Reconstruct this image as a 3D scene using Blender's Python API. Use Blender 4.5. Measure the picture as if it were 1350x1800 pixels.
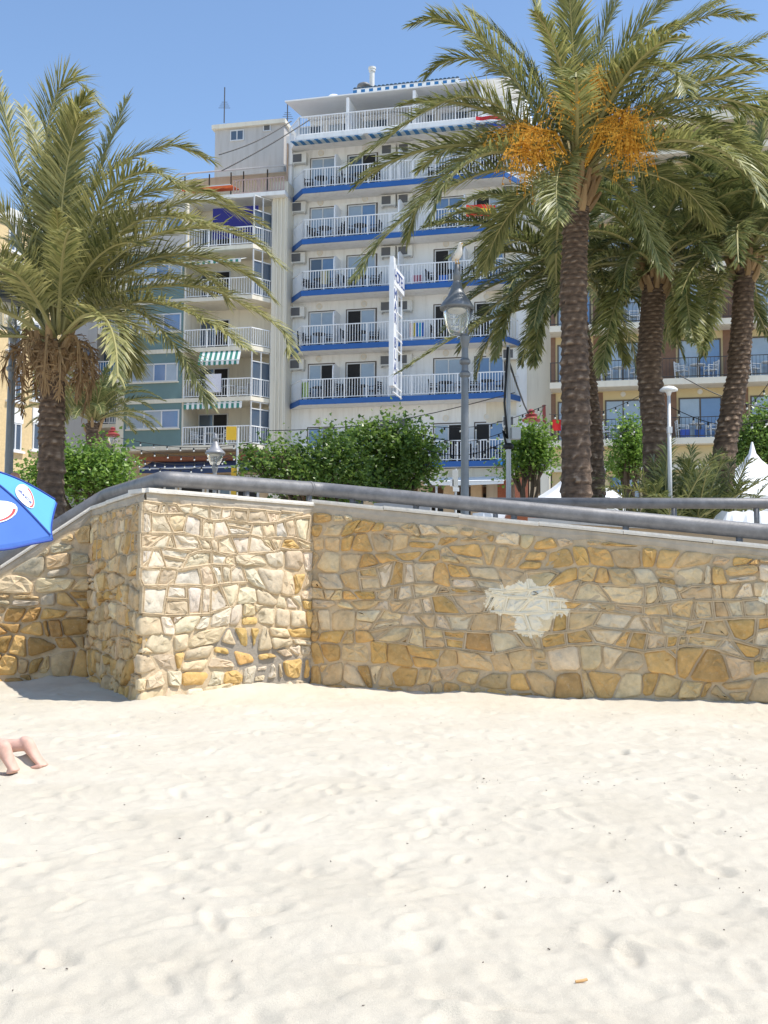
import bpy, bmesh, math, random
import numpy as np
from mathutils import Vector, Matrix, noise as mnoise

# ------------------------------------------------------------------ camera, world, sun
scene = bpy.context.scene
for o in list(bpy.data.objects): bpy.data.objects.remove(o)
C = scene.collection
H = 1.15                      # eye height over the sand
F = 1900.0                    # focal length in photo pixels (1350 x 1800)
HOR = 1040.0                  # image row of the horizon
ROLL = 0.0065
camd = bpy.data.cameras.new('camera'); cam = bpy.data.objects.new('camera', camd); C.objects.link(cam)
scene.camera = cam
camd.sensor_fit = 'VERTICAL'; camd.sensor_height = 36; camd.lens = 36*F/1800
camd.clip_start = .05; camd.clip_end = 3000
PITCH = math.atan((HOR-900)/F)
RC = Matrix.Rotation(math.pi/2+PITCH, 3, 'X') @ Matrix.Rotation(ROLL, 3, 'Z')
CAM = Vector((0, 0, H))
cam.matrix_world = Matrix.Translation(CAM) @ RC.to_4x4()

SUN_AZ = math.radians(16)     # the sun stands to the right, a little in front of the walls
SUN_EL = math.radians(60)
sv = Vector((math.cos(SUN_AZ)*math.cos(SUN_EL), -math.sin(SUN_AZ)*math.cos(SUN_EL), math.sin(SUN_EL)))
world = bpy.data.worlds.new('World'); scene.world = world; world.use_nodes = True
wn = world.node_tree.nodes; wl = world.node_tree.links
bg = wn['Background']; sky = wn.new('ShaderNodeTexSky'); sky.sky_type = 'NISHITA'; sky.sun_disc = False
sky.sun_elevation = SUN_EL; sky.sun_rotation = math.radians(90)+SUN_AZ
sky.air_density = 1.1; sky.dust_density = .2; sky.ozone_density = 3.5
wl.new(sky.outputs[0], bg.inputs[0]); bg.inputs[1].default_value = .15
sd = bpy.data.lights.new('sun', 'SUN'); sd.energy = 3.9; sd.angle = math.radians(.53); sd.color = (1, .95, .87)
so = bpy.data.objects.new('sun', sd); C.objects.link(so)
so.rotation_euler = (-sv).to_track_quat('-Z', 'Y').to_euler(); so.location = (20, -10, 40)
vs = scene.view_settings; vs.view_transform = 'Standard'; vs.look = 'None'; vs.gamma = 1; vs.exposure = .5
vs.use_curve_mapping = False
scene.render.engine = 'CYCLES'
scene.cycles.max_bounces = 6

# ------------------------------------------------------------------ helpers
def ray(px, py):
    return RC @ Vector(((px-675)/F, (900-py)/F, -1))
def at(px, py, Y):
    d = ray(px, py); return CAM + d*(Y/d.y)
def onz(px, py, z=0.):
    d = ray(px, py); return CAM + d*((z-H)/d.z)
def topix(p):
    c = RC.transposed() @ (Vector(p)-CAM); return 675+F*c.x/-c.z, 900-F*c.y/-c.z
def onplane(px, py, p0, n):
    d = ray(px, py); return CAM + d*((p0-CAM).dot(n)/d.dot(n))

def mk(name):
    m = bpy.data.materials.new(name); m.use_nodes = True
    return m, m.node_tree.nodes, m.node_tree.links, m.node_tree.nodes['Principled BSDF']
def mat(name, col, rough=.7, var=.12, scale=3., bump=0., bscale=None, metal=0., spec=.5, detail=5, trans=0.):
    m, n, l, b = mk(name)
    tc = n.new('ShaderNodeTexCoord'); nz = n.new('ShaderNodeTexNoise')
    nz.inputs['Scale'].default_value = scale; nz.inputs['Detail'].default_value = detail; nz.inputs['Roughness'].default_value = .65
    l.new(tc.outputs['Object'], nz.inputs['Vector'])
    r = n.new('ShaderNodeMapRange'); r.inputs['From Min'].default_value = .25; r.inputs['From Max'].default_value = .75
    r.inputs['To Min'].default_value = 1-var; r.inputs['To Max'].default_value = 1+var
    l.new(nz.outputs[0], r.inputs[0])
    mx = n.new('ShaderNodeVectorMath'); mx.operation = 'SCALE'; mx.inputs[0].default_value = col[:3]
    l.new(r.outputs[0], mx.inputs['Scale']); l.new(mx.outputs[0], b.inputs['Base Color'])
    b.inputs['Roughness'].default_value = rough; b.inputs['Metallic'].default_value = metal
    b.inputs['Specular IOR Level'].default_value = spec
    if trans: b.inputs['Transmission Weight'].default_value = trans
    if bump:
        nb = n.new('ShaderNodeTexNoise'); nb.inputs['Scale'].default_value = bscale or scale*6; nb.inputs['Detail'].default_value = 6
        l.new(tc.outputs['Object'], nb.inputs['Vector'])
        bp = n.new('ShaderNodeBump'); bp.inputs['Strength'].default_value = bump; bp.inputs['Distance'].default_value = .03
        l.new(nb.outputs[0], bp.inputs['Height']); l.new(bp.outputs[0], b.inputs['Normal'])
    return m

class MB:
    def __init__(s): s.v = []; s.f = []; s.c = None
    def add(s, vs, fs):
        k = len(s.v); s.v += [tuple(v) for v in vs]; s.f += [tuple(i+k for i in f) for f in fs]; return s
    def box(s, x0, x1, y0, y1, z0, z1):
        return s.add([(x0,y0,z0),(x1,y0,z0),(x1,y1,z0),(x0,y1,z0),(x0,y0,z1),(x1,y0,z1),(x1,y1,z1),(x0,y1,z1)],
                     [(0,3,2,1),(4,5,6,7),(0,1,5,4),(1,2,6,5),(2,3,7,6),(3,0,4,7)])
    def quad(s, a, b, c, d): return s.add([a,b,c,d], [(0,1,2,3)])
    def prism(s, poly, z0, z1):
        n = len(poly)
        zz0 = z0 if isinstance(z0, (list,tuple)) else [z0]*n; zz1 = z1 if isinstance(z1, (list,tuple)) else [z1]*n
        return s.add([(p[0],p[1],zz0[i]) for i,p in enumerate(poly)]+[(p[0],p[1],zz1[i]) for i,p in enumerate(poly)],
              [tuple(range(n-1,-1,-1)), tuple(range(n,2*n))]+[(i,(i+1)%n,n+(i+1)%n,n+i) for i in range(n)])
    def bar(s, a, b, w, h=None):
        a = Vector(a); b = Vector(b); h = h or w; t = (b-a).normalized()
        u = Vector((0,0,1)) if abs(t.z) < .95 else Vector((0,1,0))
        sd_ = t.cross(u).normalized()*w/2; up = sd_.cross(t).normalized()*h/2
        return s.add([a-sd_-up,a+sd_-up,a+sd_+up,a-sd_+up,b-sd_-up,b+sd_-up,b+sd_+up,b-sd_+up],
                     [(3,2,1,0),(4,5,6,7),(0,1,5,4),(1,2,6,5),(2,3,7,6),(3,0,4,7)])
    def tube(s, pts, r, n=8, cap=True):
        pts = [Vector(p) for p in pts]; rr = r if isinstance(r, (list,tuple)) else [r]*len(pts)
        k = len(s.v); pu = None
        for i, p in enumerate(pts):
            t = (pts[min(i+1,len(pts)-1)]-pts[max(i-1,0)]).normalized()
            u = pu if pu is not None else (Vector((0,0,1)) if abs(t.z) < .9 else Vector((1,0,0)))
            a = t.cross(u).normalized(); bb = a.cross(t).normalized(); pu = bb
            for j in range(n):
                g = 2*math.pi*j/n; s.v.append(tuple(p+(a*math.cos(g)+bb*math.sin(g))*rr[i]))
        for i in range(len(pts)-1):
            for j in range(n):
                j2 = (j+1)%n; s.f.append((k+i*n+j, k+i*n+j2, k+(i+1)*n+j2, k+(i+1)*n+j))
        if cap:
            s.f.append(tuple(k+j for j in range(n-1,-1,-1))); s.f.append(tuple(k+(len(pts)-1)*n+j for j in range(n)))
        return s
    def lathe(s, prof, n=16, o=(0,0,0)):      # prof: (r, z)
        return s.tube([(o[0],o[1],o[2]+z+i*1e-6) for i,(r,z) in enumerate(prof)], [max(r,1e-4) for r,z in prof], n)
    def ball(s, c, r, n=8, sz=1.):
        m = max(4, n//2)
        return s.lathe([(r*math.sin(math.pi*i/m), -r*sz*math.cos(math.pi*i/m)) for i in range(m+1)], n, c)
    def mesh(s, name, m=None, smooth=False):
        me = bpy.data.meshes.new(name); me.from_pydata(s.v, [], s.f); me.validate()
        if m: me.materials.append(m)
        if smooth:
            me.polygons.foreach_set('use_smooth', [True]*len(me.polygons))
        if s.c is not None and len(s.c) == len(me.vertices):
            a = me.attributes.new('tint', 'FLOAT', 'POINT'); a.data.foreach_set('value', s.c)
        me.update(); return me
    def obj(s, name, m, parent=None, smooth=False):
        return link(name, s.mesh(name, m, smooth), parent)
def link(name, me, parent=None):
    o = bpy.data.objects.new(name, me); C.objects.link(o)
    if parent: o.parent = parent
    return o
def tag(o, label, cat, group=None, kind=None):
    o['label'] = label; o['category'] = cat
    if group: o['group'] = group
    if kind: o['kind'] = kind
    return o
def thing(name, label, cat, loc=(0,0,0), rz=0, group=None):
    o = bpy.data.objects.new(name, None); C.objects.link(o); o.empty_display_size = .2
    o.location = loc; o.rotation_euler = (0,0,rz); return tag(o, label, cat, group)
def struct(o): o['kind'] = 'structure'; return o
def stuff(o): o['kind'] = 'stuff'; return o
def copy_tree(o, parent=None):
    c = o.copy(); C.objects.link(c); c.parent = parent
    for ch in [x for x in bpy.data.objects if x.parent == o]: copy_tree(ch, c)
    return c
def text_mesh(txt, size, m, depth=.01):
    cu = bpy.data.curves.new('lettering', 'FONT'); cu.body = txt; cu.size = size; cu.extrude = depth
    cu.align_x = 'CENTER'; cu.align_y = 'CENTER'
    to = bpy.data.objects.new('lettering', cu); C.objects.link(to)
    dg = bpy.context.evaluated_depsgraph_get(); me = bpy.data.meshes.new_from_object(to.evaluated_get(dg))
    bpy.data.objects.remove(to); me.materials.clear(); me.materials.append(m); return me
R = random.Random(7)

# ------------------------------------------------------------------ materials
M = {}
M['white'] = mat('white_paint', (.80,.80,.79), .6, .05, 1.2, .05)
def streaked(name, col):
    m, n, l, b = mk(name); tc = n.new('ShaderNodeTexCoord'); mp = n.new('ShaderNodeMapping'); mp.inputs['Scale'].default_value = (2.2,2.2,.22); l.new(tc.outputs['Object'], mp.inputs[0])
    n1 = n.new('ShaderNodeTexNoise'); n1.inputs['Scale'].default_value = 1.4; n1.inputs['Detail'].default_value = 7; n1.inputs['Roughness'].default_value = .7; l.new(mp.outputs[0], n1.inputs['Vector'])
    rp = n.new('ShaderNodeValToRGB'); rp.color_ramp.elements[0].position = .28; rp.color_ramp.elements[0].color = (col[0]*.84,col[1]*.83,col[2]*.81,1); rp.color_ramp.elements[1].position = .52; rp.color_ramp.elements[1].color = (*col,1)
    l.new(n1.outputs[0], rp.inputs[0]); l.new(rp.outputs[0], b.inputs['Base Color']); b.inputs['Roughness'].default_value = .75; return m
M['white'] = streaked('weathered_white_paint', (.80,.80,.79))
M['rail_white'] = mat('white_rail_paint', (.80,.81,.82), .4, .04, 4)
M['blue'] = mat('blue_paint', (.018,.105,.35), .45, .1, 1.5)
M['cream'] = mat('cream_render', (.66,.57,.40), .8, .06, .8, .05)
M['pale_cream'] = mat('pale_cream_render', (.72,.67,.56), .8, .07, .7, .05)
M['pale_cream'] = streaked('weathered_cream_render', (.72,.67,.56)); M['grey_wall'] = None
M['ochre_render'] = mat('ochre_render', (.62,.50,.28), .8, .08, .8, .05)
M['brownbrick'] = mat('brown_tile', (.21,.115,.07), .7, .15, 6, .1)
M['teal'] = mat('teal_render', (.14,.225,.23), .75, .1, .9, .05)
M['grey_wall'] = streaked('weathered_grey_render', (.5,.48,.46))
M['grey_paint'] = mat('grey_paint', (.30,.30,.31), .42, .1, 9, .05, metal=.2)
M['galv'] = mat('galvanised_pipe', (.185,.18,.18), .55, .3, 7, .1, metal=.2)
M['lampgrey'] = mat('lamp_post_paint', (.18,.19,.20), .42, .15, 6, .05, metal=.3)
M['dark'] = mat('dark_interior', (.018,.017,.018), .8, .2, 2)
M['darkmetal'] = mat('dark_metal', (.045,.04,.038), .5, .2, 3)
M['frame'] = mat('aluminium_frame', (.62,.63,.64), .4, .05, 3)
M['bronze'] = mat('bronze_frame', (.10,.075,.055), .5, .1, 3)
M['chairdark'] = mat('dark_plastic', (.02,.021,.026), .5, .2, 5)
M['chairwhite'] = mat('white_plastic', (.78,.78,.77), .4, .03, 5)
M['acgrille'] = mat('ac_grille', (.10,.10,.105), .5, .2, 30)
M['acbody'] = mat('ac_casing', (.66,.65,.61), .5, .06, 4)
M['awn_green'] = mat('green_canvas', (.05,.23,.18), .8, .1, 6)
M['awn_white'] = mat('white_canvas', (.78,.79,.77), .8, .05, 6)
M['awn_navy'] = mat('navy_canvas', (.03,.05,.11), .8, .1, 6)
M['awn_orange'] = mat('orange_canvas', (.72,.14,.035), .8, .1, 6)
M['awn_blue'] = mat('blue_canvas', (.03,.16,.36), .8, .1, 6)
M['awn_mute'] = mat('faded_canvas', (.42,.50,.55), .8, .1, 6)
M['indigo'] = mat('indigo_canvas', (.02,.02,.16), .8, .1, 6)
M['tarp'] = mat('white_tarp', (.84,.84,.83), .55, .03, 4)
M['concrete'] = mat('cement', (.44,.38,.30), .9, .2, 5, .25, 30)
M['coping'] = mat('pale_coping_stone', (.70,.65,.57), .8, .14, 6, .2, 30)
M['tan_wall'] = mat('tan_plaster', (.56,.42,.27), .85, .12, 3, .1)
M['paving'] = mat('paving', (.42,.38,.32), .85, .15, 1.2, .1)
M['terracotta'] = mat('terracotta', (.36,.13,.07), .8, .15, 4)
M['red'] = mat('red_paint', (.5,.03,.025), .5, .08, 4)
M['lanternred'] = mat('lantern_red', (.28,.045,.04), .5, .1, 4)
M['yellow'] = mat('yellow_paint', (.75,.46,.03), .5, .08, 4)
M['bulb'] = mat('bulb_glass', (.8,.8,.75), .15, .02, 4)
M['wire'] = mat('black_cable', (.02,.02,.02), .6, .1, 4)
M['wood'] = mat('branch_bark', (.12,.085,.055), .9, .25, 8, .3)
M['skin'] = mat('skin', (.66,.40,.31), .55, .16, 22, .12, 60, spec=.35)
M['skin_tan'] = mat('tanned_skin', (.45,.22,.14), .5, .07, 9)
M['cloth_blue'] = mat('navy_cloth', (.04,.06,.16), .9, .3, 12)
M['cloth_red'] = mat('red_cloth', (.5,.09,.09), .9, .1, 8)
M['brown_brick'] = mat('red_brick', (.38,.13,.07), .85, .25, 14, .1)
M['gull'] = mat('white_feather', (.80,.77,.72), .8, .06, 12)
M['gullgrey'] = mat('grey_feather', (.33,.34,.36), .8, .1, 12)
M['beak'] = mat('yellow_beak', (.7,.38,.05), .5, .05, 5)
M['u_lit'] = mat('lit_blue_canvas', (.10,.36,.66), .85, .05, 3)  # canopy blue with the sunlight on it painted into the colour
M['u_shaded'] = mat('shaded_blue_canvas', (.07,.17,.52), .85, .05, 3)  # same canopy with shade painted into a deeper blue
M['u_trim'] = mat('navy_binding', (.02,.06,.30), .7, .05, 3)
M['rooftile'] = mat('dark_blue_roof_sheet', (.04,.075,.11), .6, .15, 4)
M['butt'] = mat('tan_paper', (.62,.36,.15), .8, .15, 20)
M['pebble'] = mat('dark_pebble', (.12,.09,.07), .8, .3, 20)

def glass(name, col, rough=.08):
    m = mat(name, col, rough, .12, .9, spec=.9); return m
M['glass'] = glass('window_glass', (.075,.105,.15)); M['glass2'] = glass('curtained_glass', (.33,.40,.48), .15)
M['glass3'] = glass('blue_glass', (.14,.24,.42), .1)
m, n, l, b = mk('lantern_glass'); b.inputs['Base Color'].default_value = (.9,.93,.92,1); b.inputs['Roughness'].default_value = .08
b.inputs['Transmission Weight'].default_value = .85; b.inputs['IOR'].default_value = 1.15; M['lglass'] = m

def leafmat(name, c0, c1, rough=.45, trans=.25, spec=.5):
    m, n, l, b = mk(name)
    a = n.new('ShaderNodeAttribute'); a.attribute_name = 'tint'
    rp = n.new('ShaderNodeValToRGB'); rp.color_ramp.elements[0].color = (*c0,1); rp.color_ramp.elements[1].color = (*c1,1)
    l.new(a.outputs['Fac'], rp.inputs[0]); l.new(rp.outputs[0], b.inputs['Base Color'])
    b.inputs['Roughness'].default_value = rough; b.inputs['Specular IOR Level'].default_value = spec
    tr = n.new('ShaderNodeBsdfTranslucent'); l.new(rp.outputs[0], tr.inputs[0])
    mx = n.new('ShaderNodeMixShader'); mx.inputs[0].default_value = trans
    l.new(b.outputs[0], mx.inputs[1]); l.new(tr.outputs[0], mx.inputs[2])
    l.new(mx.outputs[0], n['Material Output'].inputs[0]); return m
M['palm'] = leafmat('palm_leaf', (.085,.118,.032), (.52,.49,.185), .45, .34, .5)
M['palm_dark'] = leafmat('dark_palm_leaf', (.045,.078,.025), (.33,.34,.12), .42, .28, .5)
M['palm_y'] = leafmat('yellowish_palm_leaf', (.10,.125,.035), (.55,.50,.20), .45, .34, .5)
M['dead'] = leafmat('dead_frond', (.13,.065,.028), (.52,.35,.18), .7, .2, .3)
M['stalk'] = mat('frond_stalk', (.33,.30,.12), .5, .15, 5)
M['fruit'] = leafmat('fruit_strand', (.55,.23,.015), (.82,.43,.05), .6, .1, .3)
M['leaf'] = leafmat('tree_leaf', (.06,.125,.022), (.34,.48,.10), .36, .45, .5)
M['leaf_b'] = leafmat('bright_tree_leaf', (.08,.17,.02), (.36,.52,.10), .36, .45, .5)

# palm bark
m, n, l, b = mk('palm_bark')
tc = n.new('ShaderNodeTexCoord'); a = n.new('ShaderNodeAttribute'); a.attribute_name = 'tint'
nz = n.new('ShaderNodeTexNoise'); nz.inputs['Scale'].default_value = 9; nz.inputs['Detail'].default_value = 7
mpn = n.new('ShaderNodeMapping'); mpn.inputs['Scale'].default_value = (1,1,2.5)
l.new(tc.outputs['Object'], mpn.inputs[0]); l.new(mpn.outputs[0], nz.inputs['Vector'])
ad = n.new('ShaderNodeMath'); ad.operation = 'MULTIPLY_ADD'; ad.inputs[1].default_value = .7; l.new(a.outputs['Fac'], ad.inputs[0]); 
sb = n.new('ShaderNodeMath'); sb.operation = 'SUBTRACT'; sb.inputs[1].default_value = .35; l.new(nz.outputs[0], sb.inputs[0]); l.new(sb.outputs[0], ad.inputs[2])
rp = n.new('ShaderNodeValToRGB'); rp.color_ramp.elements[0].color = (.045,.028,.018,1); rp.color_ramp.elements[1].color = (.43,.325,.235,1)
rp.color_ramp.elements.new(.5).color = (.155,.102,.068,1)
l.new(ad.outputs[0], rp.inputs[0]); l.new(rp.outputs[0], b.inputs['Base Color']); b.inputs['Roughness'].default_value = .9
bp = n.new('ShaderNodeBump'); bp.inputs['Strength'].default_value = .6; bp.inputs['Distance'].default_value = .03
l.new(nz.outputs[0], bp.inputs['Height']); l.new(bp.outputs[0], b.inputs['Normal']); M['bark'] = m

# rubble stone: colour from the object, rough relief, paint splash by wall coordinates
def paint_mask(n, l, spots=None):
    at_ = n.new('ShaderNodeAttribute'); at_.attribute_name = 'wuv'
    nz = n.new('ShaderNodeTexNoise'); nz.inputs['Scale'].default_value = 5; nz.inputs['Detail'].default_value = 6; nz.inputs['Roughness'].default_value = .7
    l.new(at_.outputs['Vector'], nz.inputs['Vector'])
    tot = None
    for (u, v, ru, rv) in (spots or PAINT):
        s1 = n.new('ShaderNodeVectorMath'); s1.operation = 'SUBTRACT'; s1.inputs[1].default_value = (u, v, 0); l.new(at_.outputs['Vector'], s1.inputs[0])
        s2 = n.new('ShaderNodeVectorMath'); s2.operation = 'DIVIDE'; s2.inputs[1].default_value = (ru, rv, 1e6); l.new(s1.outputs[0], s2.inputs[0])
        s3 = n.new('ShaderNodeVectorMath'); s3.operation = 'LENGTH'; l.new(s2.outputs[0], s3.inputs[0])
        if tot is None: tot = s3.outputs['Value']
        else:
            mn = n.new('ShaderNodeMath'); mn.operation = 'MINIMUM'; l.new(tot, mn.inputs[0]); l.new(s3.outputs['Value'], mn.inputs[1]); tot = mn.outputs[0]
    ma = n.new('ShaderNodeMath'); ma.operation = 'MULTIPLY_ADD'; ma.inputs[1].default_value = 1.5; l.new(nz.outputs[0], ma.inputs[0]); l.new(tot, ma.inputs[2])
    return ma.outputs[0]
PAINT = []; DARKP = []
def stone_mats():
    m, n, l, b = mk('rubble_stone')
    oi = n.new('ShaderNodeObjectInfo'); tc = n.new('ShaderNodeTexCoord')
    off = n.new('ShaderNodeVectorMath'); off.operation = 'MULTIPLY_ADD'; off.inputs[1].default_value = (40,40,40)
    cmb = n.new('ShaderNodeCombineXYZ'); [l.new(oi.outputs['Random'], cmb.inputs[k]) for k in range(3)]
    l.new(cmb.outputs[0], off.inputs[0]); l.new(tc.outputs['Object'], off.inputs[2])
    n1 = n.new('ShaderNodeTexNoise'); n1.inputs['Scale'].default_value = 7; n1.inputs['Detail'].default_value = 8; n1.inputs['Roughness'].default_value = .7
    n2 = n.new('ShaderNodeTexNoise'); n2.inputs['Scale'].default_value = 26; n2.inputs['Detail'].default_value = 6; n2.inputs['Roughness'].default_value = .75
    for q in (n1, n2): l.new(off.outputs[0], q.inputs['Vector'])
    r1 = n.new('ShaderNodeMapRange'); r1.inputs[1].default_value = .3; r1.inputs[2].default_value = .7; r1.inputs[3].default_value = .72; r1.inputs[4].default_value = 1.18
    l.new(n1.outputs[0], r1.inputs[0])
    sc = n.new('ShaderNodeVectorMath'); sc.operation = 'SCALE'; l.new(oi.outputs['Color'], sc.inputs[0]); l.new(r1.outputs[0], sc.inputs['Scale'])
    # pale lime bloom
    r2 = n.new('ShaderNodeMapRange'); r2.inputs[1].default_value = .56; r2.inputs[2].default_value = .72; r2.inputs[4].default_value = .45; l.new(n2.outputs[0], r2.inputs[0])
    mx = n.new('ShaderNodeMix'); mx.data_type = 'RGBA'; l.new(r2.outputs[0], mx.inputs[0]); l.new(sc.outputs[0], mx.inputs[6]); mx.inputs[7].default_value = (.66,.58,.45,1)
    pm = paint_mask(n, l)
    th = n.new('ShaderNodeMapRange'); th.inputs[1].default_value = 1.60; th.inputs[2].default_value = 1.54; l.new(pm, th.inputs[0])
    mp = n.new('ShaderNodeMix'); mp.data_type = 'RGBA'; l.new(th.outputs[0], mp.inputs[0]); l.new(mx.outputs[2], mp.inputs[6]); mp.inputs[7].default_value = (.90,.81,.63,1)
    l.new(mp.outputs[2], b.inputs['Base Color']); b.inputs['Roughness'].default_value = .88; b.inputs['Specular IOR Level'].default_value = .25
    b1 = n.new('ShaderNodeBump'); b1.inputs['Strength'].default_value = .5; b1.inputs['Distance'].default_value = .03; l.new(n1.outputs[0], b1.inputs['Height'])
    b2 = n.new('ShaderNodeBump'); b2.inputs['Strength'].default_value = .45; b2.inputs['Distance'].default_value = .012; l.new(n2.outputs[0], b2.inputs['Height']); l.new(b1.outputs[0], b2.inputs['Normal'])
    l.new(b2.outputs[0], b.inputs['Normal'])
    M['stone'] = m
    m, n, l, b = mk('lime_mortar')
    tc = n.new('ShaderNodeTexCoord'); n1 = n.new('ShaderNodeTexNoise'); n1.inputs['Scale'].default_value = 4; n1.inputs['Detail'].default_value = 8; n1.inputs['Roughness'].default_value = .7
    l.new(tc.outputs['Object'], n1.inputs['Vector'])
    rp = n.new('ShaderNodeValToRGB'); rp.color_ramp.elements[0].position = .3; rp.color_ramp.elements[0].color = (.42,.32,.20,1); rp.color_ramp.elements[1].position = .7; rp.color_ramp.elements[1].color = (.68,.54,.36,1)
    l.new(n1.outputs[0], rp.inputs[0])
    pm = paint_mask(n, l)
    th = n.new('ShaderNodeMapRange'); th.inputs[1].default_value = 1.80; th.inputs[2].default_value = 1.74; l.new(pm, th.inputs[0])
    mp = n.new('ShaderNodeMix'); mp.data_type = 'RGBA'; l.new(th.outputs[0], mp.inputs[0]); l.new(rp.outputs[0], mp.inputs[6]); mp.inputs[7].default_value = (.90,.81,.63,1)
    dk = paint_mask(n, l, DARKP); td = n.new('ShaderNodeMapRange'); td.inputs[1].default_value = 1.75; td.inputs[2].default_value = 1.6; l.new(dk, td.inputs[0])
    md = n.new('ShaderNodeMix'); md.data_type = 'RGBA'; l.new(td.outputs[0], md.inputs[0]); l.new(mp.outputs[2], md.inputs[6]); md.inputs[7].default_value = (.30,.265,.22,1); mp = md
    l.new(mp.outputs[2], b.inputs['Base Color']); b.inputs['Roughness'].default_value = .95; b.inputs['Specular IOR Level'].default_value = .2
    n2 = n.new('ShaderNodeTexNoise'); n2.inputs['Scale'].default_value = 35; n2.inputs['Detail'].default_value = 5; l.new(tc.outputs['Object'], n2.inputs['Vector'])
    bp = n.new('ShaderNodeBump'); bp.inputs['Strength'].default_value = .5; bp.inputs['Distance'].default_value = .02; l.new(n2.outputs[0], bp.inputs['Height']); l.new(bp.outputs[0], b.inputs['Normal'])
    M['mortar'] = m

# ------------------------------------------------------------------ ground, sand, promenade
PROM = 1.9
A = onz(248, 1238); B = onz(546, 1214); Cc = onz(1350, 1248); E = onz(155, 1201)
dR = (Cc-B).normalized(); D = B + dR*7.2
zA = onplane(250, 866, A, Vector((0,1,0))).z; zB = at(546, 884, B.y).z; zC = at(1350, 965, Cc.y).z
zE = zA
slopeR = (zC-zB)/(Cc-B).length
Fl = Vector((E.x-3.2, E.y-.35, 0)); zF = zE-3.2*.70

def vnoise(x, y, seed, sx, sy):
    x = x/sx; y = y/sy
    xi = np.floor(x).astype(np.int64); yi = np.floor(y).astype(np.int64); fx = x-xi; fy = y-yi
    fx = fx*fx*(3-2*fx); fy = fy*fy*(3-2*fy)
    def h(a, b_):
        k = (a*374761393 + b_*668265263 + seed*974711) & 0xffffffff
        k = ((k ^ (k >> 13))*1274126177) & 0xffffffff
        return ((k ^ (k >> 16)) & 0xffff)/65535.0
    return (h(xi,yi)*(1-fx)+h(xi+1,yi)*fx)*(1-fy) + (h(xi,yi+1)*(1-fx)+h(xi+1,yi+1)*fx)*fy - .5
def sand_mat():
    m, n, l, b = mk('beach_sand'); tc = n.new('ShaderNodeTexCoord')
    n1 = n.new('ShaderNodeTexNoise'); n1.inputs['Scale'].default_value = 1.3; n1.inputs['Detail'].default_value = 6
    n2 = n.new('ShaderNodeTexNoise'); n2.inputs['Scale'].default_value = 60; n2.inputs['Detail'].default_value = 8; n2.inputs['Roughness'].default_value = .8
    n3 = n.new('ShaderNodeTexNoise'); n3.inputs['Scale'].default_value = 420; n3.inputs['Detail'].default_value = 2
    for q in (n1,n2,n3): l.new(tc.outputs['Object'], q.inputs['Vector'])
    rp = n.new('ShaderNodeValToRGB'); rp.color_ramp.elements[0].position = .3; rp.color_ramp.elements[0].color = (.565,.505,.40,1)
    rp.color_ramp.elements[1].position = .7; rp.color_ramp.elements[1].color = (.64,.58,.47,1); l.new(n1.outputs[0], rp.inputs[0])
    r3 = n.new('ShaderNodeMapRange'); r3.inputs[1].default_value = .3; r3.inputs[2].default_value = .7; r3.inputs[3].default_value = .86; r3.inputs[4].default_value = 1.1; l.new(n3.outputs[0], r3.inputs[0])
    sc = n.new('ShaderNodeVectorMath'); sc.operation = 'SCALE'; l.new(rp.outputs[0], sc.inputs[0]); l.new(r3.outputs[0], sc.inputs['Scale'])
    l.new(sc.outputs[0], b.inputs['Base Color']); b.inputs['Roughness'].default_value = .95; b.inputs['Specular IOR Level'].default_value = .15
    b1 = n.new('ShaderNodeBump'); b1.inputs['Strength'].default_value = .5; b1.inputs['Distance'].default_value = .015; l.new(n2.outputs[0], b1.inputs['Height'])
    b2 = n.new('ShaderNodeBump'); b2.inputs['Strength'].default_value = .4; b2.inputs['Distance'].default_value = .004; l.new(n3.outputs[0], b2.inputs['Height']); l.new(b1.outputs[0], b2.inputs['Normal'])
    l.new(b2.outputs[0], b.inputs['Normal']); return m
M['sand'] = sand_mat()
WALLPTS = [(Fl.x,Fl.y),(E.x,E.y),(A.x,A.y),(B.x,B.y),(D.x,D.y)]
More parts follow.
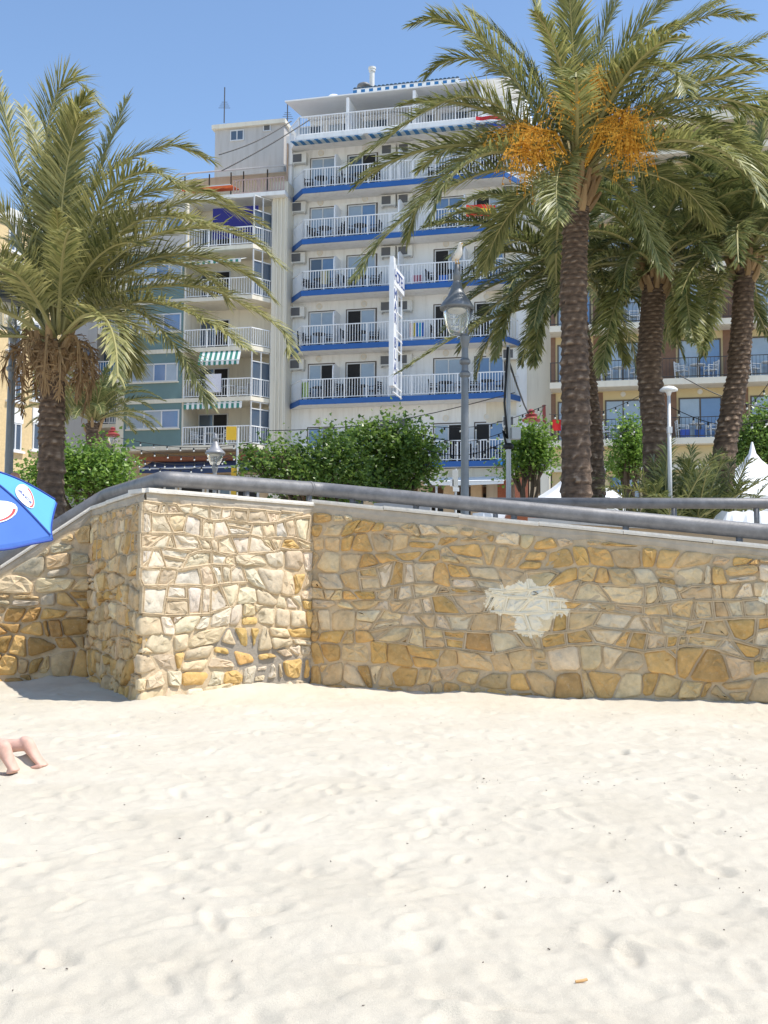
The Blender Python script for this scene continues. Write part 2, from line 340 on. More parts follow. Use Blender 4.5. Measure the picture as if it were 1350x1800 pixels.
def make_sand():
    NX, NY = 680, 600
    ys = 1.0*(17.5/1.0)**np.linspace(0,1,NY); ts = np.linspace(-1,1,NX)
    Y, T = np.meshgrid(ys, ts, indexing='ij'); X = T*(.42*Y+2.6)
    rs = np.random.RandomState(3)
    Z = .03*vnoise(X,Y,1,1.3,1.0) + .016*vnoise(X,Y,2,.5,.38) + .008*vnoise(X*.8+.6*Y,Y*.8-.6*X,3,.24,.19) + .007*vnoise(X*.6-.8*Y,Y*.6+.8*X,6,.13,.11) + .009*vnoise(X,Y,4,.075,.06) + .007*vnoise(X*.8-.6*Y,Y*.8+.6*X,5,.034,.03) + .003*vnoise(X,Y,7,.015,.014)
    N = 1200
    cy = rs.uniform(1.6, 12.5, N); cx = rs.uniform(-1,1,N)*(.40*cy+1.2)
    for i in range(N):                                  # scuffed footprints
        ang = rs.uniform(0,3.14); la = rs.uniform(.05,.14); lb = rs.uniform(.03,.065); dep = rs.uniform(.005,.017)
        r0 = np.searchsorted(ys, cy[i]-.6); r1 = np.searchsorted(ys, cy[i]+.6)
        dx = X[r0:r1]-cx[i]; dy = Y[r0:r1]-cy[i]
        u = (dx*math.cos(ang)+dy*math.sin(ang))/la; v = (-dx*math.sin(ang)+dy*math.cos(ang))/lb
        q = u*u+v*v
        Z[r0:r1] += -dep*np.exp(-q*q*1.4)*(1+.5*vnoise(X[r0:r1],Y[r0:r1],30+i,.05,.05)) + .28*dep*np.exp(-(np.sqrt(q)-1.45)**2*7)*(1+.8*np.tanh(v+.5*u))
    # drift against the foot of the walls
    dm = np.full(X.shape, 9.)
    for (ax,ay),(bx_,by_) in zip(WALLPTS[:-1], WALLPTS[1:]):
        ex, ey = bx_-ax, by_-ay; L = ex*ex+ey*ey
        t = np.clip(((X-ax)*ex+(Y-ay)*ey)/L, 0, 1)
        dm = np.minimum(dm, np.hypot(X-ax-t*ex, Y-ay-t*ey))
    Z = Z*np.clip(.35+dm*.8, 0, 1) + .05*np.exp(-(dm/.35)**2)*(1+1.6*vnoise(X,Y,9,.45,.45)) + .03*np.exp(-(dm/.2)**2)*vnoise(X,Y,10,.1,.1)
    pb = onz(430,1222); Z += .07*np.exp(-(((X-pb.x)/.75)**2+((Y-pb.y)/.45)**2))
    hp = onz(1093,1321); Z += -.09*np.exp(-(((X-hp.x)/.05)**2+((Y-hp.y)/.06)**2))
    for (fx, fy_, hh, sx, sy) in ((56,1349,.10,.085,.06),(12,1352,.10,.09,.06),(84,1352,.02,.05,.05),(34,1363,.018,.05,.04)):
        fp = onz(fx,fy_); Z += hh*np.exp(-((X-fp.x)/sx)**2-((Y-fp.y)/sy)**2)
    Z *= np.clip((1-np.abs(T))*14,0,1)
    me = bpy.data.meshes.new('sand'); nv = NX*NY
    co = np.stack([X,Y,Z],-1).reshape(-1).astype(np.float32)
    idx = np.arange(nv).reshape(NY,NX)
    fc = np.stack([idx[:-1,:-1],idx[:-1,1:],idx[1:,1:],idx[1:,:-1]],-1).reshape(-1).astype(np.int32)
    nf = len(fc)//4
    me.vertices.add(nv); me.vertices.foreach_set('co', co); me.loops.add(len(fc)); me.loops.foreach_set('vertex_index', fc)
    me.polygons.add(nf); me.polygons.foreach_set('loop_start', np.arange(0,len(fc),4,dtype=np.int32))
    me.polygons.foreach_set('use_smooth', np.ones(nf, dtype=bool)); me.update(); me.validate()
    me.materials.append(M['sand']); return struct(link('sand', me)), (X, Y, Z, ys, NX)
sand_o, SG = make_sand()
def sandz(x, y):
    X, Y, Z, ys, NX = SG
    i = int(np.clip(np.searchsorted(ys, y), 0, len(ys)-1)); t = x/(.42*ys[i]+2.6)
    j = int(np.clip(round((t+1)/2*(NX-1)), 0, NX-1)); return float(Z[i,j])
struct(MB().quad((-600,-300,-.09),(600,-300,-.09),(600,900,-.09),(-600,900,-.09)).obj('ground', M['sand']))

# promenade behind the walls (kept behind the stair and the ramp)
inn = Vector((-dR.y, dR.x, 0))           # inward normal of the right wall
pw = [(-60, 17.2), (E.x+.55, 17.2), (E.x+.55, E.y+.2), (A.x+.5, A.y+.7), (B.x+.15, B.y+.55)]
R1 = at(930, 917, 13.6); R2 = at(1420, 948, 12.6)
pw += [(R1.x-.9, R1.y+.2), (R1.x, R1.y+.12), (R2.x, R2.y+.12), (60, 8), (60, 140), (-60, 140)]
struct(MB().prism(pw, -.05, PROM).obj('promenade', M['paving']))

# ------------------------------------------------------------------ rubble walls
def clip(poly, nx, ny, d):       # keep n.p <= d
    out = []
    for i in range(len(poly)):
        p = poly[i]; q = poly[(i+1)%len(poly)]; sp = nx*p[0]+ny*p[1]-d; sq = nx*q[0]+ny*q[1]-d
        if sp <= 0: out.append(p)
        if sp*sq < 0:
            t = sp/(sp-sq); out.append((p[0]+(q[0]-p[0])*t, p[1]+(q[1]-p[1])*t))
    return out
def inset(poly, g):
    ar = sum(poly[k][0]*poly[(k+1)%len(poly)][1]-poly[(k+1)%len(poly)][0]*poly[k][1] for k in range(len(poly)))
    if ar < 0: poly = poly[::-1]
    out = list(poly)
    for k in range(len(poly)):
        p, q = poly[k], poly[(k+1)%len(poly)]; L = math.dist(p,q)
        if L < 1e-4: continue
        nx, ny = (q[1]-p[1])/L, -(q[0]-p[0])/L
        out = clip(out, nx, ny, nx*p[0]+ny*p[1]-g)
        if len(out) < 3: return out
    return out
def rubble_cells(W, top, gap, seed, sw=(.2,.42), sh=(.17,.27), ua=0., ub=0.):
    """rough courses: wavy bed joints, slanted cross joints, stones split or corner-cut at random"""
    r = random.Random(seed); hmax = max(top(0), top(W)); sl = (top(W)-top(0))/W; nn = math.hypot(sl,1); cells = []
    v = -.12; row = 0
    def line(base, k, amp):
        def f(u): return base+amp*mnoise.noise((u*1.6, k*7.3+seed, .5))+.5*amp*mnoise.noise((u*4.3, k*3.1+seed, 9.5))
        return f
    lo = line(v, 0, .0)
    while v < hmax+.1:
        h = r.uniform(*sh)*(1.25 if row < 2 else 1.); row += 1; hi = line(v+h, row, h*.55); u = -r.random()*.25; sl0 = r.uniform(-.04,.04); quads = []
        while u < W:
            w = r.uniform(*sw)*(1.35 if r.random() < .14 else 1)*(.55 if r.random() < .12 else 1); sl1 = r.gauss(0,.045)
            a, b_ = u, u+w
            bl, br, tr, tl = (a+sl0,lo(a+sl0)), (b_+sl1,lo(b_+sl1)), (b_-sl1,hi(b_-sl1)), (a-sl0,hi(a-sl0))
            t = r.random()
            if t < .13 and h > .17:                       # two thin stones on top of each other
                m0, m1 = r.uniform(.35,.65), r.uniform(.35,.65); lm = (bl[0]+(tl[0]-bl[0])*m0, bl[1]+(tl[1]-bl[1])*m0); rm = (br[0]+(tr[0]-br[0])*m1, br[1]+(tr[1]-br[1])*m1)
                quads += [[bl,br,rm,lm],[lm,rm,tr,tl]]
            elif t < .24 and w > .2:                      # a slanting split
                k0, k1 = r.uniform(.2,.8), r.uniform(.2,.8); bm = (bl[0]+(br[0]-bl[0])*k0, bl[1]+(br[1]-bl[1])*k0); tm = (tl[0]+(tr[0]-tl[0])*k1, tl[1]+(tr[1]-tl[1])*k1)
                quads += [[bl,bm,tm,tl],[bm,br,tr,tm]]
            elif t < .55:                                 # a knocked-off corner
                q4 = [bl,br,tr,tl]; c = r.randrange(4); p, pr_, nx_ = q4[c], q4[c-1], q4[(c+1)%4]; ka, kb = r.uniform(.15,.5), r.uniform(.15,.5)
                q4[c:c+1] = [(p[0]+(pr_[0]-p[0])*ka, p[1]+(pr_[1]-p[1])*ka), (p[0]+(nx_[0]-p[0])*kb, p[1]+(nx_[1]-p[1])*kb)]
                quads.append(q4)
                if ka*kb > .11: quads.append([p, (p[0]+(nx_[0]-p[0])*kb, p[1]+(nx_[1]-p[1])*kb), (p[0]+(pr_[0]-p[0])*ka, p[1]+(pr_[1]-p[1])*ka)])
            else: quads.append([bl,br,tr,tl])
            u, sl0 = b_, sl1
        for q4 in quads:
            full = q4
            for (nx, ny, d) in ((-1,0,ua+(r.uniform(-.012,.015) if ua else 0)),(1,0,W-ub),(0,-1,.12),(-sl/nn,1/nn,top(0)/nn)): full = clip(full, nx, ny, d) if len(full) > 2 else full
            if len(full) < 3: continue
            c = inset(full, gap*r.uniform(.12,.8))
            if len(c) < 3: continue
            ar = abs(sum(c[k][0]*c[(k+1)%len(c)][1]-c[(k+1)%len(c)][0]*c[k][1] for k in range(len(c))))/2
            if ar < .003: continue
            cells.append(((sum(p[0] for p in c)/len(c), sum(p[1] for p in c)/len(c)), c, full))
        v += h; lo = hi
    return cells
def stone_mesh(c, r, proud, uoff):
    # merge short edges, roughen, round the corners
    c = [p for i, p in enumerate(c) if math.dist(p, c[i-1]) > .025] or c
    cx = sum(p[0] for p in c)/len(c); cy = sum(p[1] for p in c)/len(c)
    pts = []
    for i in range(len(c)):
        p = c[i]; q = c[(i+1)%len(c)]; L = math.dist(p,q); k = .11 if L > .1 else .22
        pts.append((p[0]+(q[0]-p[0])*k, p[1]+(q[1]-p[1])*k))
        if L > .16: pts.append(((p[0]+q[0])/2+r.uniform(-.008,.008), (p[1]+q[1])/2+r.uniform(-.008,.008)))
        pts.append((q[0]+(p[0]-q[0])*k, q[1]+(p[1]-q[1])*k))
    n = len(pts); tx = r.uniform(-.12,.12); ty = r.uniform(-.12,.12); V = []
    def ring(s, w, j):
        for p in pts:
            x = cx+(p[0]-cx)*s+r.uniform(-j,j); y = cy+(p[1]-cy)*s+r.uniform(-j,j)
            V.append((x, y, w+(0 if w < 0 else (x-cx)*tx+(y-cy)*ty+r.uniform(-j,j)*1.1)))
    ring(1, -.05, 0); ring(.985, proud*.55, .004); ring(.84, proud, .009); ring(.42, proud+r.uniform(-.006,.014), .012)
    V.append((cx, cy, proud+r.uniform(-.004,.018)))
    Fs = []
    for k in range(3):
        for i in range(n):
            j = (i+1)%n; Fs.append((k*n+i, k*n+j, (k+1)*n+j, (k+1)*n+i))
    for i in range(n): Fs.append((3*n+i, 3*n+(i+1)%n, 4*n))
    return V, Fs, (cx, cy)
def add_wuv(me, uv):
    a = me.attributes.new('wuv', 'FLOAT_VECTOR', 'POINT'); a.data.foreach_set('vector', [x for p in uv for x in p])
def pick(r, table, honey=True):
    t = r.random()*sum(w for _, w in table)
    for c, w in table:
        t -= w
        if t <= 0: break
    c = [c[q]*.88+(.72,.50,.24)[q]*.11 for q in range(3)] if honey else c
    k = r.uniform(.84,1.12); return (c[0]*k*r.uniform(.97,1.03), c[1]*k, c[2]*k*r.uniform(.93,1.07), 1)
CREAM=(.68,.54,.35); PALE=(.75,.59,.37); WHT=(.78,.65,.45); YEL=(.64,.43,.17); OCH=(.66,.41,.15); OCHD=(.46,.275,.10); TAN=(.66,.465,.24); PINK=(.67,.485,.28); GREY=(.52,.44,.31)
def build_face(root, P0, P1, top, gap, seed, palette, ribs=None, proud=(.012,.04), uoff=1000., sw=(.2,.42), sh=(.17,.27), ua=0., ub=0.):
    """stones set in the mortar face that runs from P0 to P1 (seen from the beach, left to right)"""
    P0 = Vector((P0[0],P0[1],0)); P1 = Vector((P1[0],P1[1],0)); ex = (P1-P0); W = ex.length; ex.normalize()
    out = Vector((ex.y, -ex.x, 0)); r = random.Random(seed+1)
    def w3(u, v, w): return P0+ex*u+Vector((0,0,v))+out*w
    cells = rubble_cells(W, top, gap, seed, sw, sh, ua, ub)
    rb = MB(); rbuv = []; seen = set(); far = MB(); faruv = []
    for s, c, full in cells:
        if uoff == 2000. and any(math.hypot((s[0]+2000-d[0])/d[2], (s[1]-d[1])/d[3]) < .9 for d in DARKP):
            c = inset(c, .022)
            if len(c) < 3: continue
        flush = ribs is not None and ribs(*s)
        V, Fs, (cx, cy) = stone_mesh(c, r, r.uniform(*proud)*(.7 if flush else 1), uoff)
        if uoff == 0. and cx > 5.5:                      # past the 300 largest: one joined part
            far.add([tuple(w3(*p)) for p in V], Fs); faruv += [(p[0],p[1],0) for p in V]; continue
        o3 = w3(cx, cy, 0)
        me = bpy.data.meshes.new('stone'); me.from_pydata([tuple(w3(*p)-o3) for p in V], [], Fs)
        add_wuv(me, [(p[0]+uoff, p[1], 0) for p in V]); me.materials.append(M['stone'])
        if r.random() < .55: me.polygons.foreach_set('use_smooth', [True]*len(me.polygons))
        o = link('stone', me, root); o.location = o3; o.color = pick(r, palette(s[0]/W, s[1]/top(s[0]), r), uoff == 0.)
        if flush:
            for i in range(len(full)):
                p, q = full[i], full[(i+1)%len(full)]; L = math.dist(p,q)
                key = (round((p[0]+q[0])*50), round((p[1]+q[1])*50))
                if L < .03 or key in seen or min(p[1],q[1]) < .05: continue
                seen.add(key); nx, ny = -(q[1]-p[1])/L, (q[0]-p[0])/L; k = len(rb.v); wd = gap*.95
                prof = [(-wd,-.02),(-wd*.8,.020),(-wd*.28,.026),(-wd*.18,.018),(wd*.18,.018),(wd*.28,.026),(wd*.8,.020),(wd,-.02)]
                j0, j1 = r.uniform(-.006,.006), r.uniform(-.006,.006)
                for (e, jj) in ((p,j0),(q,j1)):
                    for (a_, w_) in prof:
                        uu, vv = e[0]+nx*(a_+jj), e[1]+ny*(a_+jj); rb.v.append(tuple(w3(uu,vv,w_+r.uniform(-.002,.002)))); rbuv.append((uu+uoff,vv,0))
                for t in range(7): rb.f.append((k+t, k+t+1, k+9+t, k+8+t))
    if far.v:
        me = far.mesh('stones_beyond', M['stone']); add_wuv(me, faruv); o = stuff(link('stones_beyond', me, root)); o.color = (.64,.46,.25,1)
    if rb.v:
        me = bpy.data.meshes.new('mortar_pointing'); me.from_pydata(rb.v, [], rb.f); add_wuv(me, rbuv); me.materials.append(M['mortar'])
        stuff(link('mortar_pointing', me, root))
    return w3, W
def mortar_body(root, poly, tops, uvf=None, name='mortar_core'):
    mb = MB().prism(poly, -.2, tops); me = mb.mesh(name, M['mortar'])
    add_wuv(me, [uvf(Vector(v)) if uvf else (1000,0,0) for v in mb.v])
    return link(name, me, root)
def coping(root, P0, P1, z0, z1, depth, seed, seg=.95, over=.035, th=.045, band=.065):
    P0 = Vector((P0[0],P0[1],0)); P1 = Vector((P1[0],P1[1],0)); ex = P1-P0; W = ex.length; ex.normalize(); out = Vector((ex.y,-ex.x,0))
    r = random.Random(seed); n = max(1, round(W/seg))
    mb = MB()                                        # the cement band under the slabs
    def q(u, w, dz): return P0+ex*u+out*w+Vector((0,0,z0+(z1-z0)*u/W+dz))
    k = 24; V = []
    for i in range(k+1):
        u = W*i/k; low = -band-r.uniform(0,.07)
        V += [q(u,.012,0), q(u,.018,low*.5), q(u,.004,low), q(u,-.02,low-.005)]
    mb.add(V, [(4*i+j, 4*i+j+1, 4*i+5+j, 4*i+4+j) for i in range(k) for j in range(3)])
    mb.obj('cement_band', M['concrete'], root)
    for i in range(n):
        a = W*i/n+.003; b_ = W*(i+1)/n-.003; j = r.uniform(-.005,.006); oj = over+r.uniform(-.006,.008)
        vs_ = [q(u, w, dz+j) for dz in (.0, th) for (u, w) in ((a,-depth),(b_,-depth),(b_,oj),(a,oj))]
        ed = [q(u, oj+.004, th*.5+j) for u in (a, b_)]
        MB().add(vs_+ed, [(3,2,1,0),(4,5,6,7),(0,1,5,4),(1,2,9,6,5),(2,3,8,9),(9,8,7,6),(3,0,4,7,8)]).obj('coping_slab', M['coping'], root)

stone_uv0 = Vector((B.x,B.y,0))
def ruv(px, py):
    p = onplane(px, py, B, inn); return (p-stone_uv0).dot(dR), p.z
PAINT += [(*ruv(918,1055), .43, .23), (*ruv(1362,1045), .16, .10), (*ruv(930,1098), .17, .15), (*ruv(965,1070), .24, .14)]
_nb = Vector(((B-A).y, -(B-A).x, 0)).normalized()
for (px, py, ru, rv) in ((440,1150,.5,.2),(500,1185,.5,.25),(400,1125,.3,.12)):
    p = onplane(px, py, A, _nb); DARKP.append((2000+(p-A).dot((B-A).normalized()), p.z, ru, rv))
stone_mats()
def palR(u, v, r):
    if v > .78: return [(OCH,4),(TAN,2.2),(PINK,1.5),(PALE,1.6 if u < .35 else .7),(WHT,.8)]
    if v > .60: return [(OCH,1.6),(TAN,2),(WHT,2),(PALE,2.4),(PINK,2)]
    if v > .33: return [(PALE,2.6),(WHT,2.2),(PINK,2.2),(TAN,1.8),(OCH,1.2 if u < .35 else 3.)]
    return [(OCH,4),(OCHD,2.2),(TAN,2.4),(PALE,1),(PINK,.8)]
CRB=(.68,.54,.355); PLB=(.70,.59,.43)
def palB(u, v, r):
    if v < .35: return [(CRB,3),(PLB,3),(YEL,2.4 if u > .45 else 1),(OCH,.6)]
    return [(PLB,5),(CRB,4),((.72,.63,.49),2),(YEL,.6),(TAN,.3)]
def palS(u, v, r):
    if v < .3: return [(TAN,3),(OCH,2.4),(PINK,2)]
    return [(PINK,4),(TAN,2.5),(PALE,1.6),(OCH,2.)]
def palL(u, v, r):
    if v > .6: return [(GREY,3),(PINK,2),(TAN,2),(PALE,1)]
    return [(OCH,3),(OCHD,5),(TAN,1.2),(YEL,.4)]  # dark ochre low courses paint in the bastion's shadow
TH = .34
WR = (D-B).length
wall_r = thing('retaining_wall', 'long ochre rubble stone wall beside the ramp with white paint splash', 'wall', (0,0,0))
topR = lambda u: zB+slopeR*u-.10
build_face(wall_r, B, D, topR, .022, 11, palR, proud=(.010,.038), ribs=lambda u, v: .30 < v/topR(u) < .74 and .7 < u+.25*math.sin(v*5) < 6 and mnoise.noise((u*.6,v*1.1,3)) > -.22, uoff=0., sw=(.14,.32), sh=(.13,.22))
mortar_body(wall_r, [(B.x,B.y),(D.x,D.y),(D.x+inn.x*TH,D.y+inn.y*TH),(B.x+inn.x*TH,B.y+inn.y*TH)], [zB-.004, zB+slopeR*WR-.004, zB+slopeR*WR-.004, zB-.004],
            lambda p: ((p-stone_uv0).dot(dR), p.z, 0))
coping(wall_r, B, D, zB, zB+slopeR*WR, TH, 5)
bast = thing('bastion_wall', 'projecting sunlit corner of cream rubble stone wall between stairs and ramp', 'wall', (0,0,0))
topB = lambda u: zA-.10
build_face(bast, A, B, topB, .023, 41, palB, ribs=lambda u, v: v > .95 and (u < 1.25 and v < 1.75) or v > 1.62, uoff=2000., ua=.05, proud=(.012,.036), sw=(.15,.34), sh=(.14,.24))
build_face(bast, E, A, topB, .022, 33, palS, ribs=lambda u, v: v > 1.45, uoff=3000., ub=.004, proud=(.02,.055), sw=(.15,.32), sh=(.14,.24))
bk = A+(B-A)*.5+Vector((-.3,2.2,0))
exB = (B-A).normalized()
mortar_body(bast, [(A.x,A.y),(B.x,B.y),(B.x+.1,B.y+.5),(E.x+.5,E.y+.15),(E.x,E.y)], zA-.004, lambda p: (2000+(p-A).dot(exB), p.z, 0))
coping(bast, A, B, zA, zA, TH, 6, over=.04); coping(bast, E, A, zA-.001, zA-.001, TH, 7)
stair_w = thing('stair_wall', 'sloping rubble stone wall of the stairs behind the blue umbrella', 'wall', (0,0,0))
Ws = (E-Fl).length
topL = lambda u: zF+(zE-zF)*u/Ws-.10
build_face(stair_w, Fl, E, topL, .026, 51, palL, uoff=4000., proud=(.02,.06), sw=(.18,.38), sh=(.16,.26))
mortar_body(stair_w, [(Fl.x,Fl.y),(E.x,E.y),(E.x+.02,E.y+.32),(Fl.x,Fl.y+.32)], [zF-.004,zE-.004,zE-.004,zF-.004])
coping(stair_w, Fl, E-Vector((.012,0,0)), zF, zE-.002, .3, 8)

# stairs behind the stair wall, and the ramp
st = thing('stone_stairs', 'flight of pale steps going down behind the sloping wall', 'stairs', (0,0,0))
for i in range(11):
    x1 = E.x+.5-i*.3; MB().box(x1-.31, x1, E.y+.3, 17.1, -.1, PROM-i*.17+.012).obj('step', M['paving'], st)
ramp_p = [B+inn*TH*.9+dR*.2, D+inn*TH*.9, D+inn*1.9, B+inn*1.2+dR*.2]
struct(MB().prism([(p.x,p.y) for p in ramp_p], -.1, [zB-.75, zB+slopeR*WR-.75, zB+slopeR*WR-.75, zB-.75]).obj('ramp', M['paving']))
iw = thing('low_wall', 'smooth tan plaster wall along the inner side of the ramp', 'wall', (0,0,0))
dv = (R2-R1); dv.z = 0; dv.normalize(); R3 = R2+dv*4; R3.z = R2.z+(R2.z-R1.z)/(R2-R1).length*4
nrm = Vector((-dv.y,dv.x,0))*.25
MB().prism([(R1.x,R1.y),(R3.x,R3.y),(R3.x+nrm.x,R3.y+nrm.y),(R1.x+nrm.x,R1.y+nrm.y)], -.1, [R1.z,R3.z,R3.z,R1.z]).obj('plaster_wall', M['tan_wall'], iw)
MB().prism([(R1.x-.02,R1.y-.03),(R3.x,R3.y-.03),(R3.x+nrm.x,R3.y+nrm.y+.02),(R1.x+nrm.x,R1.y+nrm.y+.02)], [R1.z+.002,R3.z+.002,R3.z+.002,R1.z+.002], [R1.z+.05,R3.z+.05,R3.z+.05,R1.z+.05]).obj('wall_cap', M['coping'], iw)

# ------------------------------------------------------------------ handrails
def rail(name, label, pts, r, posts, cuts=()):
    t = thing(name, label, 'handrail', (0,0,0))
    P = []
    for i, p in enumerate(pts):                      # soften the bends
        if 0 < i < len(pts)-1:
            a = (pts[i-1]-p).normalized(); b_ = (pts[i+1]-p).normalized()
            for k in range(5):
                s = k/4; P.append((p+a*.16)*(1-s)**2 + p*2*s*(1-s) + (p+b_*.16)*s*s)
        else: P.append(p)
    MB().tube(P, r, 18).obj('pipe', M['galv'], t, True)
    for a, b_ in posts:
        MB().tube([a, b_], .035, 10).obj('post', M['galv'], t, True)
    for a, d in cuts:
        MB().tube([a-d*.02, a+d*.02], r+.006, 18).obj('weld_collar', M['galv'], t, True)
    return t
up = Vector((0,0,1))
rz = .20
def rp_(px, py, Y): return at(px, py, Y)
G = [Vector((Fl.x+.05, Fl.y+.2, zF+rz+.06)), Vector((E.x+.12, E.y+.16, zE+rz)), Vector((A.x+.13, A.y+.24, zA+rz-.03)), Vector((B.x+.06, B.y+.2, zB+rz-.02)), D+inn*.2+Vector((0,0,zB+slopeR*WR+rz-.02))]
def lerp(a, b_, s): return a+(b_-a)*s
posts = []
for (i, ss) in ((0,(.1,.45,.8)), (1,(.2,.7)), (2,(.5,.93)), (3,(.06,.17,.33,.5,.66,.83,.98))):
    for s in ss:
        p = lerp(G[i], G[i+1], s); posts.append((p-up*(rz+.12), p-up*.03))
front_rail = rail('handrail', 'thick grey pipe handrail bending over the rubble stone wall', G, .084, posts, [(lerp(G[2],G[3],.93), (G[3]-G[2]).normalized())])
U1 = at(860, 884, 14.6); U2 = at(1430, 885, 14.0); U3 = U2+(U2-U1)*.4
ps = []
for s in (.02,.3,.58,.83,1.1,1.35):
    p = U1+(U2-U1)*s; ps.append((Vector((p.x,p.y,PROM-.02)), p))
rail('handrail', 'level grey pipe handrail on the promenade in front of the palm bush', [U1,U3], .072, ps)

# ------------------------------------------------------------------ buildings
class Bld:
    """local frame: x along the facade to the right, y into the building, z up"""
    def __init__(s, name, label, px, Y, t, cat='building'):
        p = at(px, HOR, Y); s.o = thing(name, label, cat, (p.x,p.y,0), -t)
        s.mw = Matrix.Translation((p.x,p.y,0)) @ Matrix.Rotation(-t,4,'Z'); s.inv = s.mw.inverted()
    def loc(s, px, py, w=0.):
        o = s.inv @ CAM; d = s.inv.to_3x3() @ ray(px, py); return o+d*((w-o.y)/d.y)
    def u(s, px, py, w=0.): return s.loc(px,py,w).x
    def z(s, px, py, w=0.): return s.loc(px,py,w).z
    def box(s, name, m, x0, x1, y0, y1, z0, z1, parent=None): return MB().box(x0,x1,y0,y1,z0,z1).obj(name, m, parent or s.o)
    def world(s, x, y, z): return s.mw @ Vector((x,y,z))
def railing(b, pts, z0, h, m, sp=.14, w=.028, post=1.1, name='railing', top=.05):
    mb = MB()
    for (a, c) in zip(pts[:-1], pts[1:]):
        a = Vector((a[0],a[1],0)); c = Vector((c[0],c[1],0)); L = (c-a).length; d = (c-a)/L
        mb.bar(a+Vector((0,0,z0+h)), c+Vector((0,0,z0+h)), top, top); mb.bar(a+Vector((0,0,z0+.09)), c+Vector((0,0,z0+.09)), .035, .035)
        n = max(2, int(L/sp))
        for i in range(n+1):
            p = a+d*(L*i/n); mb.box(p.x-w/2,p.x+w/2,p.y-w/2,p.y+w/2,z0+.09,z0+h)
        k = max(1, round(L/post))
        for i in range(k+1):
            p = a+d*(L*i/k); mb.box(p.x-.026,p.x+.026,p.y-.026,p.y+.026,z0,z0+h+.01)
    return mb.obj(name, m, b.o)
def window(b, x0, x1, y, z0, z1, panes=2, frame=None, gm=None, name='window', fr=.06, out=.05, parent=None, open_=None):
    """a frame standing `out` proud of the wall plane y, its panes behind it"""
    frame = frame or M['frame']; mb = MB()
    mb.box(x0,x1,y-out,y+.02,z1-fr,z1); mb.box(x0,x1,y-out,y+.02,z0,z0+fr); 
    w = (x1-x0)/panes
    for i in range(panes+1):
        xx = x0+w*i; mb.box(max(x0,xx-fr/2) if 0 < i < panes else (x0 if i == 0 else x1-fr), min(x1,xx+fr/2) if 0 < i < panes else (x0+fr if i == 0 else x1), y-out+.004,y+.02,z0+fr,z1-fr)
    f = mb.obj(name, frame, parent or b.o)
    for i in range(panes):
        g = (gm[i%len(gm)] if isinstance(gm,(list,tuple)) else gm) or M['glass']
        if open_ == i: g = M['dark']  # open leaf: near-black slab stands in for the unlit room
        MB().box(x0+w*i+.02, x0+w*(i+1)-.02, y-out+.03, y-.006, z0+.03, z1-.03).obj('pane', g, f)
    return f
def ac_unit(b, x, y, z, w=.82, h=.56, d=.34, rot=False):
    o = b.box('air_conditioner', M['acbody'], x-w/2, x+w/2, y-d, y+.01, z, z+h)
    MB().box(x-w*.42, x+w*.18, y-d-.012, y-d+.01, z+.06, z+h-.06).obj('grille', M['acgrille'], o)
    MB().box(x-w*.45,x-w*.38,y-d*.9,y,z-.07,z).box(x+w*.38,x+w*.45,y-d*.9,y,z-.07,z).obj('bracket', M['acbody'], o)
def round_vent(b, x, y, z, r=.17):
    o = MB().tube([(x,y+.01,z),(x,y-.04,z)], r, 14).obj('wall_vent', M['coping'], b.o)
    MB().tube([(x,y-.03,z),(x,y-.055,z)], r*.62, 12).obj('vent_cover', M['acbody'], o)
def stripes(b, x0, x1, y0, z0, y1, z1, n, ma, mbm, drop=.25, scallop=True, parent=None, name='awning'):
    """a striped awning that falls from (y0,z0) to (y1,z1) with a hanging valance"""
    f = MB().bar((x0,y1,z1),(x1,y1,z1),.05).obj(name, M['frame'], parent or b.o)
    w = (x1-x0)/n; A_ = MB(); B_ = MB()
    for i in range(n):
        t = A_ if i%2 == 0 else B_; a = x0+w*i; c = a+w
        for (ya,za,yb,zb) in ((y0,z0,y1,z1),):
            t.add([(a,ya,za),(c,ya,za),(c,yb,zb),(a,yb,zb),(a,ya,za-.02),(c,ya,za-.02),(c,yb,zb-.02),(a,yb,zb-.02)], [(0,1,2,3),(7,6,5,4),(0,3,7,4),(2,1,5,6)])
        m = (a+c)/2
        t.add([(a,y1-.012,z1),(c,y1-.012,z1),(c,y1-.02,z1-drop*.75),(m,y1-.02,z1-drop),(a,y1-.02,z1-drop*.75)], [(4,3,2,1,0)])
    A_.obj('stripe', ma, f); (B_.obj('stripe', mbm, f) if B_.v else None); return f

T_H = math.atan(F/7700)
ORD = ['first','second','third','fourth','fifth','sixth','seventh','eighth']
# --- hotel
hot = Bld('hotel', 'white hotel with blue banded balconies and white railings', 700, 55, T_H)
HW = 1.35
fy = [321.6, 412, 504, 602, 698, 814]
HZ = [hot.z(640, y) for y in fy]
ul, ur = hot.u(505,520,HW), hot.u(926,640,HW); uf0, uf1 = hot.u(528,600), hot.u(887,600); ue0, ue1 = hot.u(509,560,HW)+.02, hot.u(914,600,HW)
zroof = HZ[0]+3.05
hot.box('facade_wall', M['white'], ul, ur, HW, 14, HZ[5]-.3, zroof)
hot.box('party_wall', M['white'], ul-.02, ul+.28, HW-.35, HW+.4, HZ[5]-.3, zroof+.1)
MB().tube([(ul+.05,HW-.42,PROM),(ul+.05,HW-.42,zroof-.1)], .055, 8).obj('drain_pipe', mat('rusty_pipe',(.42,.30,.22),.7,.2,3), hot.o)
rooms = [(544,587),(610,660),(764,814),(836,886)]
slab_poly = [(ue0,HW),(uf0,0),(uf1,0),(ue1,HW)]
rr = random.Random(4)
def edge_pts(off): return [(ue0+off*1.2,HW-.02),(uf0+off*.5,off),(uf1-off*.5,off),(ue1-off*1.2,HW-.02)]
